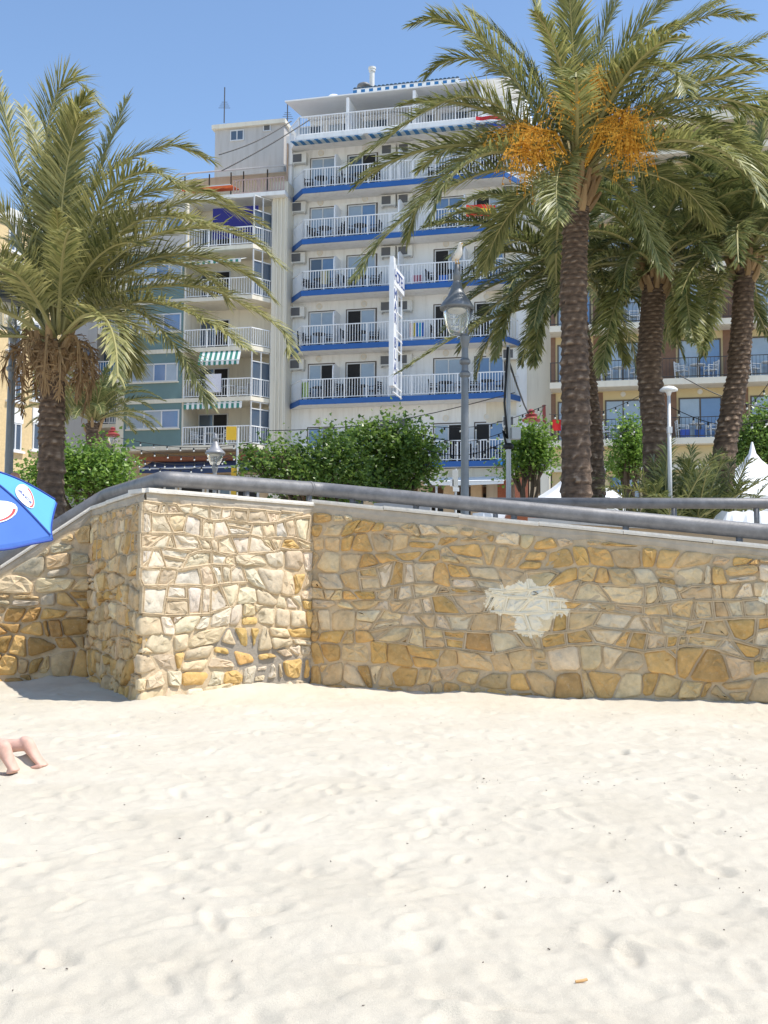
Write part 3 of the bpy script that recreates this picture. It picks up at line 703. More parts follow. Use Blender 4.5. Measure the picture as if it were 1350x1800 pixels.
for k, z in enumerate(HZ):
    MB().prism(edge_pts(.045), z-.27, z-.012).obj('balcony_slab', M['white'], hot.o)
    mb = MB(); ep = edge_pts(0.)
    for a, c in zip(ep[:-1], ep[1:]):
        mb.bar((a[0],a[1]+.03,z-.15),(c[0],c[1]+.03,z-.15),.05,.28)
    mb.obj('fascia', M['blue'], hot.o)
    railing(hot, edge_pts(.09), z, 1.05, M['rail_white'], .145, .03, 1.15)
    for i, (p0, p1) in enumerate(rooms):
        x0, x1 = hot.u(p0,600,HW), hot.u(p1,600,HW)
        op = rr.choice([None,None,0,1,None]) if (k,i) not in ((4,0),(3,1)) else (1 if k == 4 else 0)
        MB().box(x0-.07,x1+.07,HW-.02,HW+.01,z,z+2.17).obj('door_surround', M['bronze'], hot.o)
        window(hot, x0, x1, HW-.025, z+.01, z+2.1, 2, M['frame'], [rr.choice([M['glass2'],M['glass3'],M['glass2'],M['glass']]), rr.choice([M['glass2'],M['glass3'],M['glass2']])], 'balcony_door', .06, .05, None, op)
        round_vent(hot, (x0+x1)/2-.15+(.3 if i == 1 else 0), HW, z+2.42)
    if k < 6:
        for p in (525, 683, 713, 898):
            if k == 5 and p == 525: continue
            ac_unit(hot, hot.u(p,600,HW), HW, z+1.86+rr.uniform(-.03,.03))
    for p in (590, 703, 818):
        x = hot.u(p, 600, .6); mb = MB()
        prof = [(HW,z),(.12,z),(.12,z+1.55),(.22,z+1.78),(.45,z+1.9),(HW,z+1.9)]
        n_ = len(prof); V = [(x-.03,a,c) for a,c in prof]+[(x+.03,a,c) for a,c in prof]
        mb.add(V, [tuple(range(n_)), tuple(range(2*n_-1,n_-1,-1))]+[(i,n_+i,n_+(i+1)%n_,(i+1)%n_) for i in range(n_)]).obj('balcony_divider', M['rail_white'], hot.o)
# top: terrace slab with striped blue valance, terrace rail, cloth roof, attic
zt = HZ[0]+2.62
tp = [(ul,HW),(uf0-.3,-.15),(uf1,-.15),(ur,HW),(ur,4),(ul,4)]
MB().prism(tp, zt, zt+.24).obj('terrace_slab', M['white'], hot.o)
stripes(hot, hot.u(514,262), hot.u(640,250), .5, zt-.02, -.32, zt-.10, 18, M['awn_blue'], M['awn_mute'], .1, name='terrace_valance')
stripes(hot, hot.u(650,250), hot.u(886,250), .5, zt-.02, -.32, zt-.10, 30, M['awn_blue'], M['awn_mute'], .1, name='terrace_valance')
railing(hot, [(ul+.1,HW-.2),(uf0-.2,0),(uf1-.1,0),(ue1,HW-.1)], zt+.24, 1.05, M['rail_white'], .15, .03, 1.2)
za = zt+2.7
hot.box('attic_wall', M['white'], ul+.5, ur-.3, 3.6, 13, zt+.2, za)
for p in (545,600,660,740,800,850):
    x = hot.u(p,240,3.6); window(hot, x-.8, x+.8, 3.57, zt+.3, zt+2.4, 2, M['frame'], [M['glass2'],M['glass']], 'attic_window')
for p in (622,737,853):
    x = hot.u(p,230,1.2); hot.box('terrace_divider', M['rail_white'], x-.14, x+.0, .15, 3.55, zt+.24, zt+2.2)
MB().prism([(ul+.1,.2),(ur-.4,.2),(ur-.4,3.6),(ul+.1,3.6)], [zt+2.35,zt+2.35,zt+2.9,zt+2.9], [zt+2.42,zt+2.42,zt+2.98,zt+2.98]).obj('terrace_canopy', M['tarp'], hot.o)
hot.box('attic_parapet', M['white'], ul+.4, ur-.3, 3.4, 13, za+.02, za+.5)
x0, x1 = hot.u(621,165,4.2), hot.u(808,150,4.2)
hot.box('roof_room', M['pale_cream'], x0+.1, x1, 6.6, 12, za+.45, za+1.9)
mb = MB()
for i in range(26):
    xx = x0+(x1-x0)*i/26; mb.tube([(xx+.1,4.2,za+1.9),(xx+.1,9.5,za+2.5)], .13, 7)
mb.obj('corrugated_roof', M['rooftile'], hot.o)
stripes(hot, x0, x1, 4.5, za+1.9, 4.15, za+1.86, 26, M['awn_blue'], M['awn_white'], .28, name='roof_valance')
for xx in (x0+.05, (x0+x1)/2, x1-.1): hot.box('roof_post', M['rail_white'], xx-.04, xx+.04, 4.2, 4.28, za+.45, za+1.9)
railing(hot, [(x0+.4,4.1),(x1,4.1)], za+.5, .75, M['rail_white'], .6, .03, 2.)
xx = hot.u(654,135,7); c0_, c1_ = hot.z(654,158,7), hot.z(654,118,7); MB().lathe([(.15,-.8),(.15,c1_-c0_-.3),(.2,c1_-c0_-.29),(.2,c1_-c0_-.16),(.23,c1_-c0_-.15),(.23,c1_-c0_-.03),(.05,c1_-c0_)], 14, (xx,7,c0_)).obj('chimney_pipe', M['acbody'], hot.o, False)
xx = hot.u(640,150,6.2); c0_ = hot.z(640,158,6.2); MB().lathe([(.3,-.7),(.3,.12),(.44,.14),(.4,.28),(.2,.4),(.02,.44)], 14, (xx,6.2,c0_)).obj('roof_vent', M['galv'], hot.o, True)
xx = hot.u(583,175,5.5); c0_, c1_ = hot.z(583,190,5.5), hot.z(583,161,5.5); MB().prism([(xx-.42,5.5),(xx+.42,5.5),(xx+.42,6.4),(xx-.42,6.4)], c0_-.9, c1_-.3).lathe([(.42,0),(.42,.1),(.3,.24),(.05,.3)], 12, (xx,5.95,c1_-.31)).obj('water_tank', M['rail_white'], hot.o)
# ground floor
hot.box('shop_wall', M['brownbrick'], ul, ur, HW+2.6, 14, PROM-.1, HZ[5]-.32)
hot.box('entrance_beam', M['pale_cream'], ul, ur, .6, HW+2.6, HZ[5]-.95, HZ[5]-.31)
stripes(hot, hot.u(752,845), hot.u(890,845), .55, HZ[5]-.75, -1.0, HZ[5]-1.15, 1, M['awn_white'], M['pale_cream'], .2, name='entrance_awning')
for p in (560,650,745,790,838,885):
    x = hot.u(p,860,1.); hot.box('pillar', M['tan_wall'] if p < 880 else M['brown_brick'], x-.28, x+.28, .8, 1.3, PROM-.05, HZ[5]-.94)
for p in (610,700,765,812,860):
    x = hot.u(p,860,3); window(hot, x-.75, x+.75, HW+2.58, PROM, HZ[5]-1.3, 2, M['bronze'], [M['dark'],M['glass']], 'shop_window')
# vertical hotel sign on its bracket frame
sg = thing('hotel_sign', 'tall white vertical sign reading HOTEL MAR BLAU on the hotel balconies', 'sign', hot.world(hot.u(693,600),-.16,0), -T_H)
s0 = hot.u(693,600); zs0, zs1 = hot.z(690,690,-.5), hot.z(690,480,-.5)
SG_Y0, SG_Y1 = -2.35, -.05
sg.location = hot.world(hot.u(686.5,600,-2.5),-.0,0)
MB().box(-.12,.12,SG_Y0,SG_Y0+.62,zs0,zs1).prism([(-.10,SG_Y0),(.10,SG_Y0),(.10,SG_Y0+.4),(-.10,SG_Y0+.4)], zs1, zs1+.3).obj('sign_board', M['rail_white'], sg)
mb = MB()
for yy in (SG_Y0+1.3, SG_Y1-.1): mb.bar((0,yy,zs0-.3),(0,yy,zs1-.9),.07)
for i in range(6):
    zz = zs0+.1+(zs1-1.4-zs0)*i/5; mb.bar((0,SG_Y0+.6,zz),(0,SG_Y1,zz),.06)
for z in HZ[2:5]: mb.bar((0,SG_Y0+.4,z-.15),(0,.1,z-.15),.06)
mb.obj('bracket_frame', M['rail_white'], sg)
MB().box(-.05,.14,SG_Y0+.02,SG_Y1,zs1-1.15,zs1-.15).obj('header_panel', M['rail_white'], sg)
bl = mat('sign_letter', (.05,.09,.27), .5, .05, 3)
for i, ch in enumerate('MAR BLAU'):
    if ch == ' ': continue
    me = text_mesh(ch, .74, bl, .008); o = link('letter', me, sg); zz = zs1-1.6-i*(zs1-1.6-zs0-.35)/7
    o.rotation_euler = (math.pi/2, 0, math.pi/2); o.location = (.13, SG_Y0+.31, zz)
for i, ch in enumerate('HOTEL'):
    me = text_mesh(ch, .8, bl, .008); o = link('letter', me, sg); o.rotation_euler = (math.pi/2, 0, math.pi/2); o.location = (.15, SG_Y0+.3+i*.42, zs1-.65)
# flags on the hotel
for (px, py, cols, lab) in ((862,212,[(.5,.02,.03),(.8,.8,.8),(.03,.07,.35)],'red white and blue striped flag on the hotel terrace rail'), (845,368,[(.6,.03,.02),(.8,.5,.02),(.6,.03,.02)],'red and yellow flag hanging on an upper hotel balcony')):
    p = hot.loc(px,py,-.25); fl = thing('flag', lab, 'flag', hot.world(p.x,p.y,p.z), -T_H)
    for i, c in enumerate(cols):
        mb = MB(); N_ = 8; V = []
        for j in range(N_+1):
            x = -.75+1.5*j/N_; y = .07*math.sin(j*1.1); dz = -.12*j/N_
            V += [(x,y,.3-.2*i+dz),(x,y,.1-.2*i+dz)]
        mb.add(V, [(2*j,2*j+1,2*j+3,2*j+2) for j in range(N_)]).obj('stripe', mat('flag_cloth', c, .8, .05, 4), fl)
    MB().tube([(-.78,.0,-.5),(-.78,.0,.45)], .02, 6).obj('pole', M['frame'], fl)
# furniture on the balconies
def chair_mesh(m, white=False):
    mb = MB(); s = .23
    mb.box(-s,s,-s,s,.41,.45)
    for a in (-1,1):
        mb.bar((a*s,-s,0),(a*s,-s,.65),.045); mb.bar((a*s,s,0),(a*s,s+.07,.9),.045); mb.bar((a*s,-s-.03,.65),(a*s,s+.05,.65),.05,.035)
    for k in range(4): mb.box(-s,s,s+.02+.018*k,s+.05+.018*k,.50+k*.105,.57+k*.105)
    return mb.mesh('chair', m)
def table_mesh(m):
    mb = MB(); mb.tube([(0,0,.69),(0,0,.73)], .37, 14); mb.tube([(0,0,0),(0,0,.69)], .05, 8)
    for a in range(4): mb.bar((0,0,.05),(.28*math.cos(a*1.57+.7),.28*math.sin(a*1.57+.7),.015),.05)
    return mb.mesh('table', m)
chD, tbD, chW, tbW = chair_mesh(M['chairdark']), table_mesh(M['chairdark']), chair_mesh(M['chairwhite']), table_mesh(M['chairwhite'])
def furnish(b, x, y, z, ch, tb, lc, lt, gc, gt):
    for s in (-1,1):
        o = link('chair', ch); o.location = b.world(x+s*rr.uniform(.6,.75), y+rr.uniform(-.1,.15), z); o.rotation_euler = (0,0,b.o.rotation_euler.z+s*rr.uniform(-2.2,-1.0)); tag(o, lc, 'chair', gc)
    o = link('table', tb); o.location = b.world(x+rr.uniform(-.06,.06), y, z); tag(o, lt, 'table', gt)
for k, z in enumerate(HZ):
    for (p0, p1) in rooms:
        fl_, rm_ = ORD[5-k], ORD[rooms.index((p0,p1))]
        furnish(hot, hot.u((p0+p1)/2+rr.uniform(-6,4),600,.6), .62, z+.003, chD, tbD, f'dark chair on {fl_} blue hotel balcony above street, {rm_} room from drain pipe', f'dark round table on {fl_} blue hotel balcony above street, {rm_} room from drain pipe', 'dark chairs on the hotel balconies', 'dark tables on the hotel balconies')
def towel(b, px0, px1, py0, py1, w, cols, label, name='towel', n=9):
    x0, x1 = b.u(px0,py0,w), b.u(px1,py0,w); za_, zb = b.z(px0,py0,w), b.z(px0,py1,w)
    o = thing(name, label, 'towel', b.world((x0+x1)/2, w, zb), b.o.rotation_euler.z); W_ = x1-x0
    for i, c in enumerate(cols):
        mb = MB(); a = -W_/2+W_*i/len(cols); e = a+W_/len(cols); V = []
        for j in range(n+1):
            x = a+(e-a)*j/n; V += [(x,.03*math.sin(x*9),0),(x,.03*math.sin(x*9+1)*.3,za_-zb),(x,.03*math.sin(x*9)+.02,0),(x,.03*math.sin(x*9+1)*.3+.02,za_-zb)]
        F_ = []
        for j in range(n): F_ += [(4*j,4*j+4,4*j+5,4*j+1),(4*j+2,4*j+3,4*j+7,4*j+6)]
        mb.add(V, F_).obj('stripe', mat('towel_cloth', c, .9, .1, 12), o)
    return o
towel(hot, 720, 746, 568, 592, .2, [(.5,.16,.05),(.6,.5,.1),(.03,.16,.5),(.05,.4,.5),(.03,.12,.45)], 'multicoloured striped towel hung behind a hotel balcony rail')
towel(hot, 563, 580, 476, 500, .3, [(.45,.42,.3),(.6,.5,.25),(.25,.3,.2)], 'beige patterned towel hung on an upper hotel balcony')
towel(hot, 772, 787, 484, 497, .2, [(.03,.15,.55)], 'plain blue towel hung on a hotel balcony under palm fronds')
towel(hot, 725, 742, 484, 498, .25, [(.5,.2,.25),(.35,.12,.16)], 'reddish pink towel hung on a hotel balcony rail')
towel(hot, 531, 542, 672, 698, .3, [(.28,.42,.12),(.4,.5,.2)], 'green leaf patterned towel at the end of a hotel balcony')
towel(hot, 875, 883, 806, 819, -.12, [(.05,.3,.75)], 'small bright blue cloth hanging over the lowest hotel balcony edge')

# --- tan building on the right
tan = Bld('apartment_building', 'tan apartment block with cream balcony slabs and dark thin railings', 1200, 51, T_H-.02)
TW = 1.25
ty = [562, 664, 769]; TZ = [tan.z(1205,y) for y in ty]; pit = (TZ[0]-TZ[2])/2
for _ in range(3): TZ.insert(0, TZ[0]+pit)
tl, trr = tan.u(968,680), tan.u(1500,600)
hl = tan.u(926,640,3.2)
ttop = TZ[0]+1.3
tan.box('facade_wall', M['ochre_render'], tl, trr, TW, 13, TZ[-1]-.2, ttop)
tan.box('end_wall', M['pale_cream'], hl-2.0, tl-.004, 2.2, 13, PROM, tan.z(950,330,2.2))
cols = [(967,978),(1042,1061),(1130,1190),(1270,1316),(1396,1440)]
glz = [(980,1040),(1063,1127),(1192,1268),(1318,1394)]
for k, z in enumerate(TZ):
    MB().box(tl-.05,trr,0,TW,z-.30,z-.003).obj('balcony_slab', M['pale_cream'], tan.o)
    if k == 0: break_ = True
    if k > 0 or True:
        for (p0,p1) in glz:
            x0,x1 = tan.u(p0,660,TW), tan.u(p1,660,TW)
            if k > 0 or z+2.3 < ttop: window(tan, x0, x1, TW-.01, z+.005, z+2.12, 2, M['bronze'], [M['glass2'],rr.choice([M['glass2'],M['glass3']])], 'balcony_window', .07, .05, None, rr.choice([None,None,None,1]))
        for (p0,p1) in cols:
            x0,x1 = tan.u(p0,660,TW), tan.u(p1,660,TW); tan.box('tiled_pier', M['brownbrick'], x0+.04, x1-.04, TW-.035, TW+.1, z, z+pit-.32)
        for (p0,p1) in glz: round_vent(tan, tan.u((p0+p1)/2,660,TW), TW, z+2.4, .13)
        railing(tan, [(tl,.07),(trr,.07)], z, .98, M['darkmetal'], .17, .016, 1.7, top=.035)
    if k >= 2:
        for (p0,p1) in glz[1:]:
            fl_, rm_ = ORD[5-k], ORD[glz.index((p0,p1))]
            lc = f'white plastic chair on {fl_} tan block balcony above street, {rm_} window from the hotel'
            furnish(tan, tan.u((p0+p1)/2-4,660,.6), .6, z+.003, chW, tbW, lc, f'white plastic table on {fl_} tan block balcony above street, {rm_} window from the hotel', 'white chairs on the tan block balconies', 'white tables on the tan block balconies')
tan.box('roof_parapet', M['pale_cream'], tl, trr, .3, 13, ttop+.003, ttop+.5)
tan.box('ground_wall', M['ochre_render'], tl, trr, .6, 13, PROM-.1, TZ[-1]-.31)
tan.box('ground_beam', M['pale_cream'], tl-.4, trr, .3, .62, TZ[-1]-1.5, TZ[-1]-1.25)
for (p0,p1) in ((985,1010),(1072,1125),(1192,1268),(1318,1394)):
    x0,x1 = tan.u(p0,850,.6), tan.u(p1,850,.6); window(tan, x0, x1, .58, PROM+.05, TZ[-1]-1.75, 2, M['bronze'], [M['glass3'],M['glass2']], 'shop_window')
x0 = tan.u(905,860,.5)
for i, (a, c, m_) in enumerate(((905,928,'brown_brick'),(930,948,'tan_wall'),(950,966,'pale_cream'))):
    tan.box('street_pier', M[m_], tan.u(a,860,-.4), tan.u(c,860,-.4), -.4, 2.2, PROM-.05, TZ[-1]-1.52)
towel(tan, 971, 986, 738, 757, -.05, [(.55,.02,.02)], 'bright red towel over a dark balcony rail by the palm trunk')
towel(tan, 1196, 1213, 755, 768, .25, [(.07,.12,.45)], 'blue towel over a white chair back on the lowest tan balcony')
towel(tan, 1221, 1239, 755, 768, .25, [(.06,.14,.42),(.08,.18,.5)], 'two tone blue towel over a chair beside another blue towel')

# --- teal apartment building
tea = Bld('apartment_building', 'apartment block with teal panels, white bands and striped green awnings', 320, 57, T_H-.02)
ey = [168+88*i for i in range(2)]
eyy = [436, 524, 612, 700, 783]
EZ = [tea.z(340,y) for y in eyy]
e0, e1, e2, e3, e4 = tea.u(206,700), tea.u(319,700), tea.u(441,700), tea.u(478,700,1.1), tea.u(503,700,1.1)
ep = EZ[2]-EZ[2]; zt2 = tea.z(440,346,.4)
tea.box('core_wall', M['pale_cream'], e0, e4, 2.0, 14, EZ[4]-.2, zt2-.004)
tea.box('corner_pier', M['pale_cream'], e0-.02, e0+.42, -.06, 2.1, PROM, zt2-.3)
tea.box('end_pier', M['pale_cream'], e3-.05, e4, .9, 2.1, PROM, zt2+.9)
for i in range(3):
    x = e4-.55+i*.22; MB().tube([(x,.86,PROM),(x,.86,zt2)], .05, 6).obj('drain_pipe', M['pale_cream'], tea.o)
for k, z in enumerate(EZ):
    top_ = EZ[k-1] if k else zt2+.2
    if True:
        tea.box('teal_panel' if k else 'upper_panel', M['teal'] if k else M['grey_wall'], e0+.42, e1-.004, .0, 2.0, z+.004, top_-.22)
        w0, w1 = tea.u(224+ (4 if k == 3 else 0),700), tea.u(316 if k != 3 else 312,700)
        window(tea, w0, w1, 0, z+.95, z+1.95, 4 if k%2 else 3, M['frame'], [M['glass2'],M['glass2'],M['glass3']], 'window', .07, .05)
        MB().box(w0-.05,w1+.05,-.1,.02,z+.88,z+.945).obj('window_sill', M['pale_cream'], tea.o)
    poly = [(e0+.42,-.05),(e2,-.05),(e3-.01,1.1),(e3-.01,2.0),(e0+.42,2.0)]
    MB().prism(poly, z-.22, z).obj('floor_band', M['pale_cream'], tea.o)
    # loggia
    tea.box('loggia_side_wall', M['pale_cream'], e1, e1+.1, .05, 2.0, z+.002, top_-.222)
    x0, x1 = tea.u(350,700,2), tea.u(402,700,2)
    window(tea, x0, x1, 1.98, z+.02, z+2.0, 2, M['frame'], [M['glass'],M['dark']], 'loggia_door')
    railing(tea, [(e1+.12,.02),(e2-.05,.02),(e3-.1,1.08)], z, .98, M['rail_white'], .14, .025, 1.3)
    if k in (0,1,3,4):                                            # glazed bay on the angled corner
        mb = MB(); a = Vector((e2,.05,0)); c = Vector((e3-.1,1.12,0)); d = c-a
        for s in (0,.48,.97): q = a+d*s; mb.bar(q+Vector((0,0,z+.01)), q+Vector((0,0,top_-.23)), .06)
        for zz in (z+1.9, top_-.26): mb.bar(a+Vector((0,0,zz)), c+Vector((0,0,zz)), .05)
        f = mb.obj('bay_window', M['frame'], tea.o)
        for s in (0,.49):
            p_, q_ = a+d*(s+.02)+Vector((0,.03,0)), a+d*(s+.46)+Vector((0,.03,0))
            MB().quad((p_.x,p_.y,z+.1),(q_.x,q_.y,z+.1),(q_.x,q_.y,z+1.88),(p_.x,p_.y,z+1.88)).obj('pane', M['glass'], f)
zz = lambda py: tea.z(380,py,-.3)
stripes(tea, tea.u(322,455,-.4), tea.u(428,455,-.4), .1, zz(452), -.75, zz(462), 22, M['awn_green'], M['awn_white'], .2)
stripes(tea, tea.u(352,620), tea.u(424,620), .0, EZ[2]-.23, -.28, EZ[2]-.8, 16, M['awn_green'], M['awn_white'], .25)
stripes(tea, tea.u(324,707), tea.u(426,707), .0, EZ[3]-.23, -.06, EZ[3]-.32, 22, M['awn_green'], M['awn_white'], .32)
tea.box('indigo_screen', M['indigo'], tea.u(370,395), tea.u(450,395), .3, .36, EZ[0]+.5, EZ[0]+2.2)
# setback terrace and penthouse
tea.box('terrace_slab', M['white'], e0+2.4, e4, .4, 14, zt2, zt2+.22)
railing(tea, [(tea.u(412,325,.6),.5),(e4-.1,.5)], zt2+.2, .8, mat('pinkish_rail',(.45,.33,.3),.6,.1,4), .16, .05, 1.6)
stripes(tea, tea.u(316,325), tea.u(402,325), 1.8, zt2+1.0, .3, zt2+.72, 6, M['awn_orange'], M['awn_orange'], .2, name='orange_awning')
tea.box('terrace_room', M['pale_cream'], tea.u(316,300,4), e4+.1, 3.2, 14, zt2+.2, zt2+2.4)
for p in (325,368,406,428,470): tea.box('terrace_post', M['darkmetal'], tea.u(p,300,2.2)-.03, tea.u(p,300,2.2)+.03, 2.2, 2.26, zt2+.2, zt2+2.2)
MB().prism([(tea.u(310,290,1.6),1.6),(e4,1.6),(e4,3.3),(tea.u(310,290,1.6),3.3)], [zt2+2.05]*2+[zt2+2.75]*2, [zt2+2.12]*2+[zt2+2.85]*2).obj('terrace_roof', M['grey_wall'], tea.o)
px0, px1 = tea.u(378,250,4.5), tea.u(499,250,4.5); pz0, pz1 = zt2+2.3, tea.z(440,219,4.5)
tea.box('penthouse_wall', M['grey_wall'], px0, px1, 4.5, 12, pz0, pz1-.15)
tea.box('penthouse_roof', M['pale_cream'], px0-.15, px1+.12, 4.3, 12.1, pz1-.148, pz1+.1)
tea.box('penthouse_sunlit_side', M['white'], px1+.002, px1+.5, 4.9, 12, pz0, pz1-.7)  # sunlight on this side is painted as white against the grey front
window(tea, tea.u(405,240,4.5), tea.u(429,240,4.5), 4.49, tea.z(415,248,4.5), tea.z(415,229,4.5), 2, M['frame'], M['glass'], 'window', .06)
window(tea, tea.u(463,225,4.5), tea.u(476,225,4.5), 4.49, tea.z(470,231,4.5), tea.z(470,219,4.5), 1, M['frame'], M['acgrille'], 'window', .05)
# ground floor shop front
tea.box('shop_wall', M['tan_wall'], e0, e4, 1.2, 14, PROM-.05, EZ[4]-.23)
tea.box('shop_lintel', M['terracotta'], e0+.8, e4-.5, .8, 1.2, EZ[4]-.7, EZ[4]-.45)
stripes(tea, tea.u(252,800), tea.u(470,800), 1.0, EZ[4]-.72, -.4, EZ[4]-1.25, 1, M['awn_navy'], M['awn_navy'], .3, name='shop_awning')
for i in range(4):
    a = tea.u(268+i*48,850,1.2); window(tea, a, tea.u(268+i*48+44,850,1.2), 1.19, PROM+.03, EZ[4]-1.5, 1 if i%2 else 2, M['frame'], [M['dark'],M['glass'],M['glass3']], 'shop_window', .12)
towel(tea, 361, 389, 658, 690, -.06, [(.70,.70,.78)], 'white sheet drying over the balcony rail under green striped awning', 'sheet')
furnish(tea, tea.u(402,680,.8), .8, EZ[3]+.003, chW, tbW, 'white plastic chair beside the drying sheet on a teal block balcony', 'white plastic table beside the drying sheet on a teal block balcony', 'white chairs on the teal block', 'white tables on the teal block')
furnish(tea, tea.u(370,770,.8), .8, EZ[4]+.003, chW, tbW, 'white plastic chair on the lowest balcony of the teal block', 'white plastic table on the lowest balcony of the teal block', 'white chairs on the teal block', 'white tables on the teal block')
# aerials on the roofs
def aerial(px, py, b, w, h, label):
    p = b.loc(px, py, w); o = thing('roof_aerial', label, 'aerial', b.world(p.x,w,p.z), 0)
    MB().tube([(0,0,0),(0,0,h)], .035, 6).obj('mast', M['darkmetal'], o)
    mb = MB()
    for i in range(4): mb.bar((-.35+.06*i,0,h*.42+.12*i),(.35-.06*i,0,h*.42+.12*i),.02)
    mb.obj('antenna_rods', M['darkmetal'], o)
aerial(394, 216, tea, 6, 2.2, 'thin aerial mast on the grey penthouse roof')
aerial(505, 228, tea, 6, 1.6, 'short aerial mast between penthouse and hotel')

# --- grey block left of the teal one
gry = Bld('apartment_building', 'plain grey apartment block with small balconies behind the left palm', 160, 63, T_H-.05)
g0, g1 = gry.u(60,600), gry.u(209,600); GZ = [gry.z(190,y) for y in (420,500,580,663,745)]
gtop = gry.z(190,378)
gry.box('facade_wall', M['grey_wall'], g0, g1+.3, 1.2, 12, PROM-.1, gtop)
gry.box('front_bay', M['grey_wall'], g0, gry.u(168,600), .2, 1.3, PROM-.1, gtop-.2)
for k, z in enumerate(GZ):
    x0, x1 = gry.u(170,660), gry.u(212,660)
    gry.box('balcony_slab', M['pale_cream'], x0, x1, 0, 1.2, z-.22, z)
    railing(gry, [(x0+.05,.05),(x1,.05)], z, .95, M['rail_white'], .15, .03, 1.2)
    if k == 3: gry.box('blue_screen', M['awn_blue'], x0+.1, x1-.05, .12, .15, z+.1, z+.9)
    window(gry, gry.u(176,660,1.2), gry.u(211,660,1.2), 1.19, z+.02, min(z+2.1,gtop-.1), 2, M['frame'], [M['glass'],M['glass2']], 'balcony_door')
    for p in (80,118,146):
        if z+2.1 < gtop: window(gry, gry.u(p,660,.2), gry.u(p+15,660,.2), .19, z+.9, z+2.0, 1, M['frame'], M['glass'], 'window')
gry.box('roof_parapet', M['pale_cream'], g0-.1, g1+.4, .1, 12, gtop+.004, gtop+.35)
p = gry.loc(175,693,-.2); dish = thing('satellite_dish', 'round white satellite dish on the grey block balcony', 'dish', gry.world(p.x,p.y,p.z), 0)
mb = MB(); nn_ = 16
for i in range(5): 
    for j in range(nn_): 
        r_ = .36*i/4; g_ = 2*math.pi*j/nn_; mb.v.append((r_*math.cos(g_), -.12*(i/4)**2, r_*math.sin(g_)))
for i in range(4):
    for j in range(nn_): mb.f.append((i*nn_+j, i*nn_+(j+1)%nn_, (i+1)*nn_+(j+1)%nn_, (i+1)*nn_+j))
mb.obj('reflector', M['rail_white'], dish, True)
MB().tube([(0,.0,0),(0,.12,-.05),(0,.2,-.45)], .03, 6).bar((0,0,-.3),(0,-.42,0),.025).obj('dish_arm', M['frame'], dish)

# --- yellow brick block, seen along its side
yb_t = -math.radians(60)
yel = Bld('apartment_building', 'sunlit yellow brick block with white shutter boxes at the far left', 20, 50, yb_t)
YB = mat('yellow_brick', (.62,.47,.26), .85, .12, 8, .1)
ya, yb_ = yel.u(-120,700), yel.u(104,700)
yel.box('brick_wall', YB, ya, yb_, 0, 8, PROM-.1, yel.z(30,395))
yel.box('roof_edge', M['white'], ya, yb_+.1, -.15, 8, yel.z(30,395)+.003, yel.z(30,395)+.35)
for (px0_,px1_) in ((-40,-22),(14,36),(56,78)):
    for py in (705,792,617,530,443):
        x0, x1 = yel.u(px0_,py), yel.u(px1_,py); z0 = yel.z((px0_+px1_)/2, py)
        window(yel, x0, x1, 0, z0, z0+1.3, 2, M['frame'], M['glass'], 'window', .07, .06)
        yel.box('shutter_box', M['white'], x0-.05, x1+.05, -.08, .01, z0+1.302, z0+2.0)
        yel.box('window_sill', M['white'], x0-.15, x1+.15, -.16, .01, z0-.1, z0-.004)

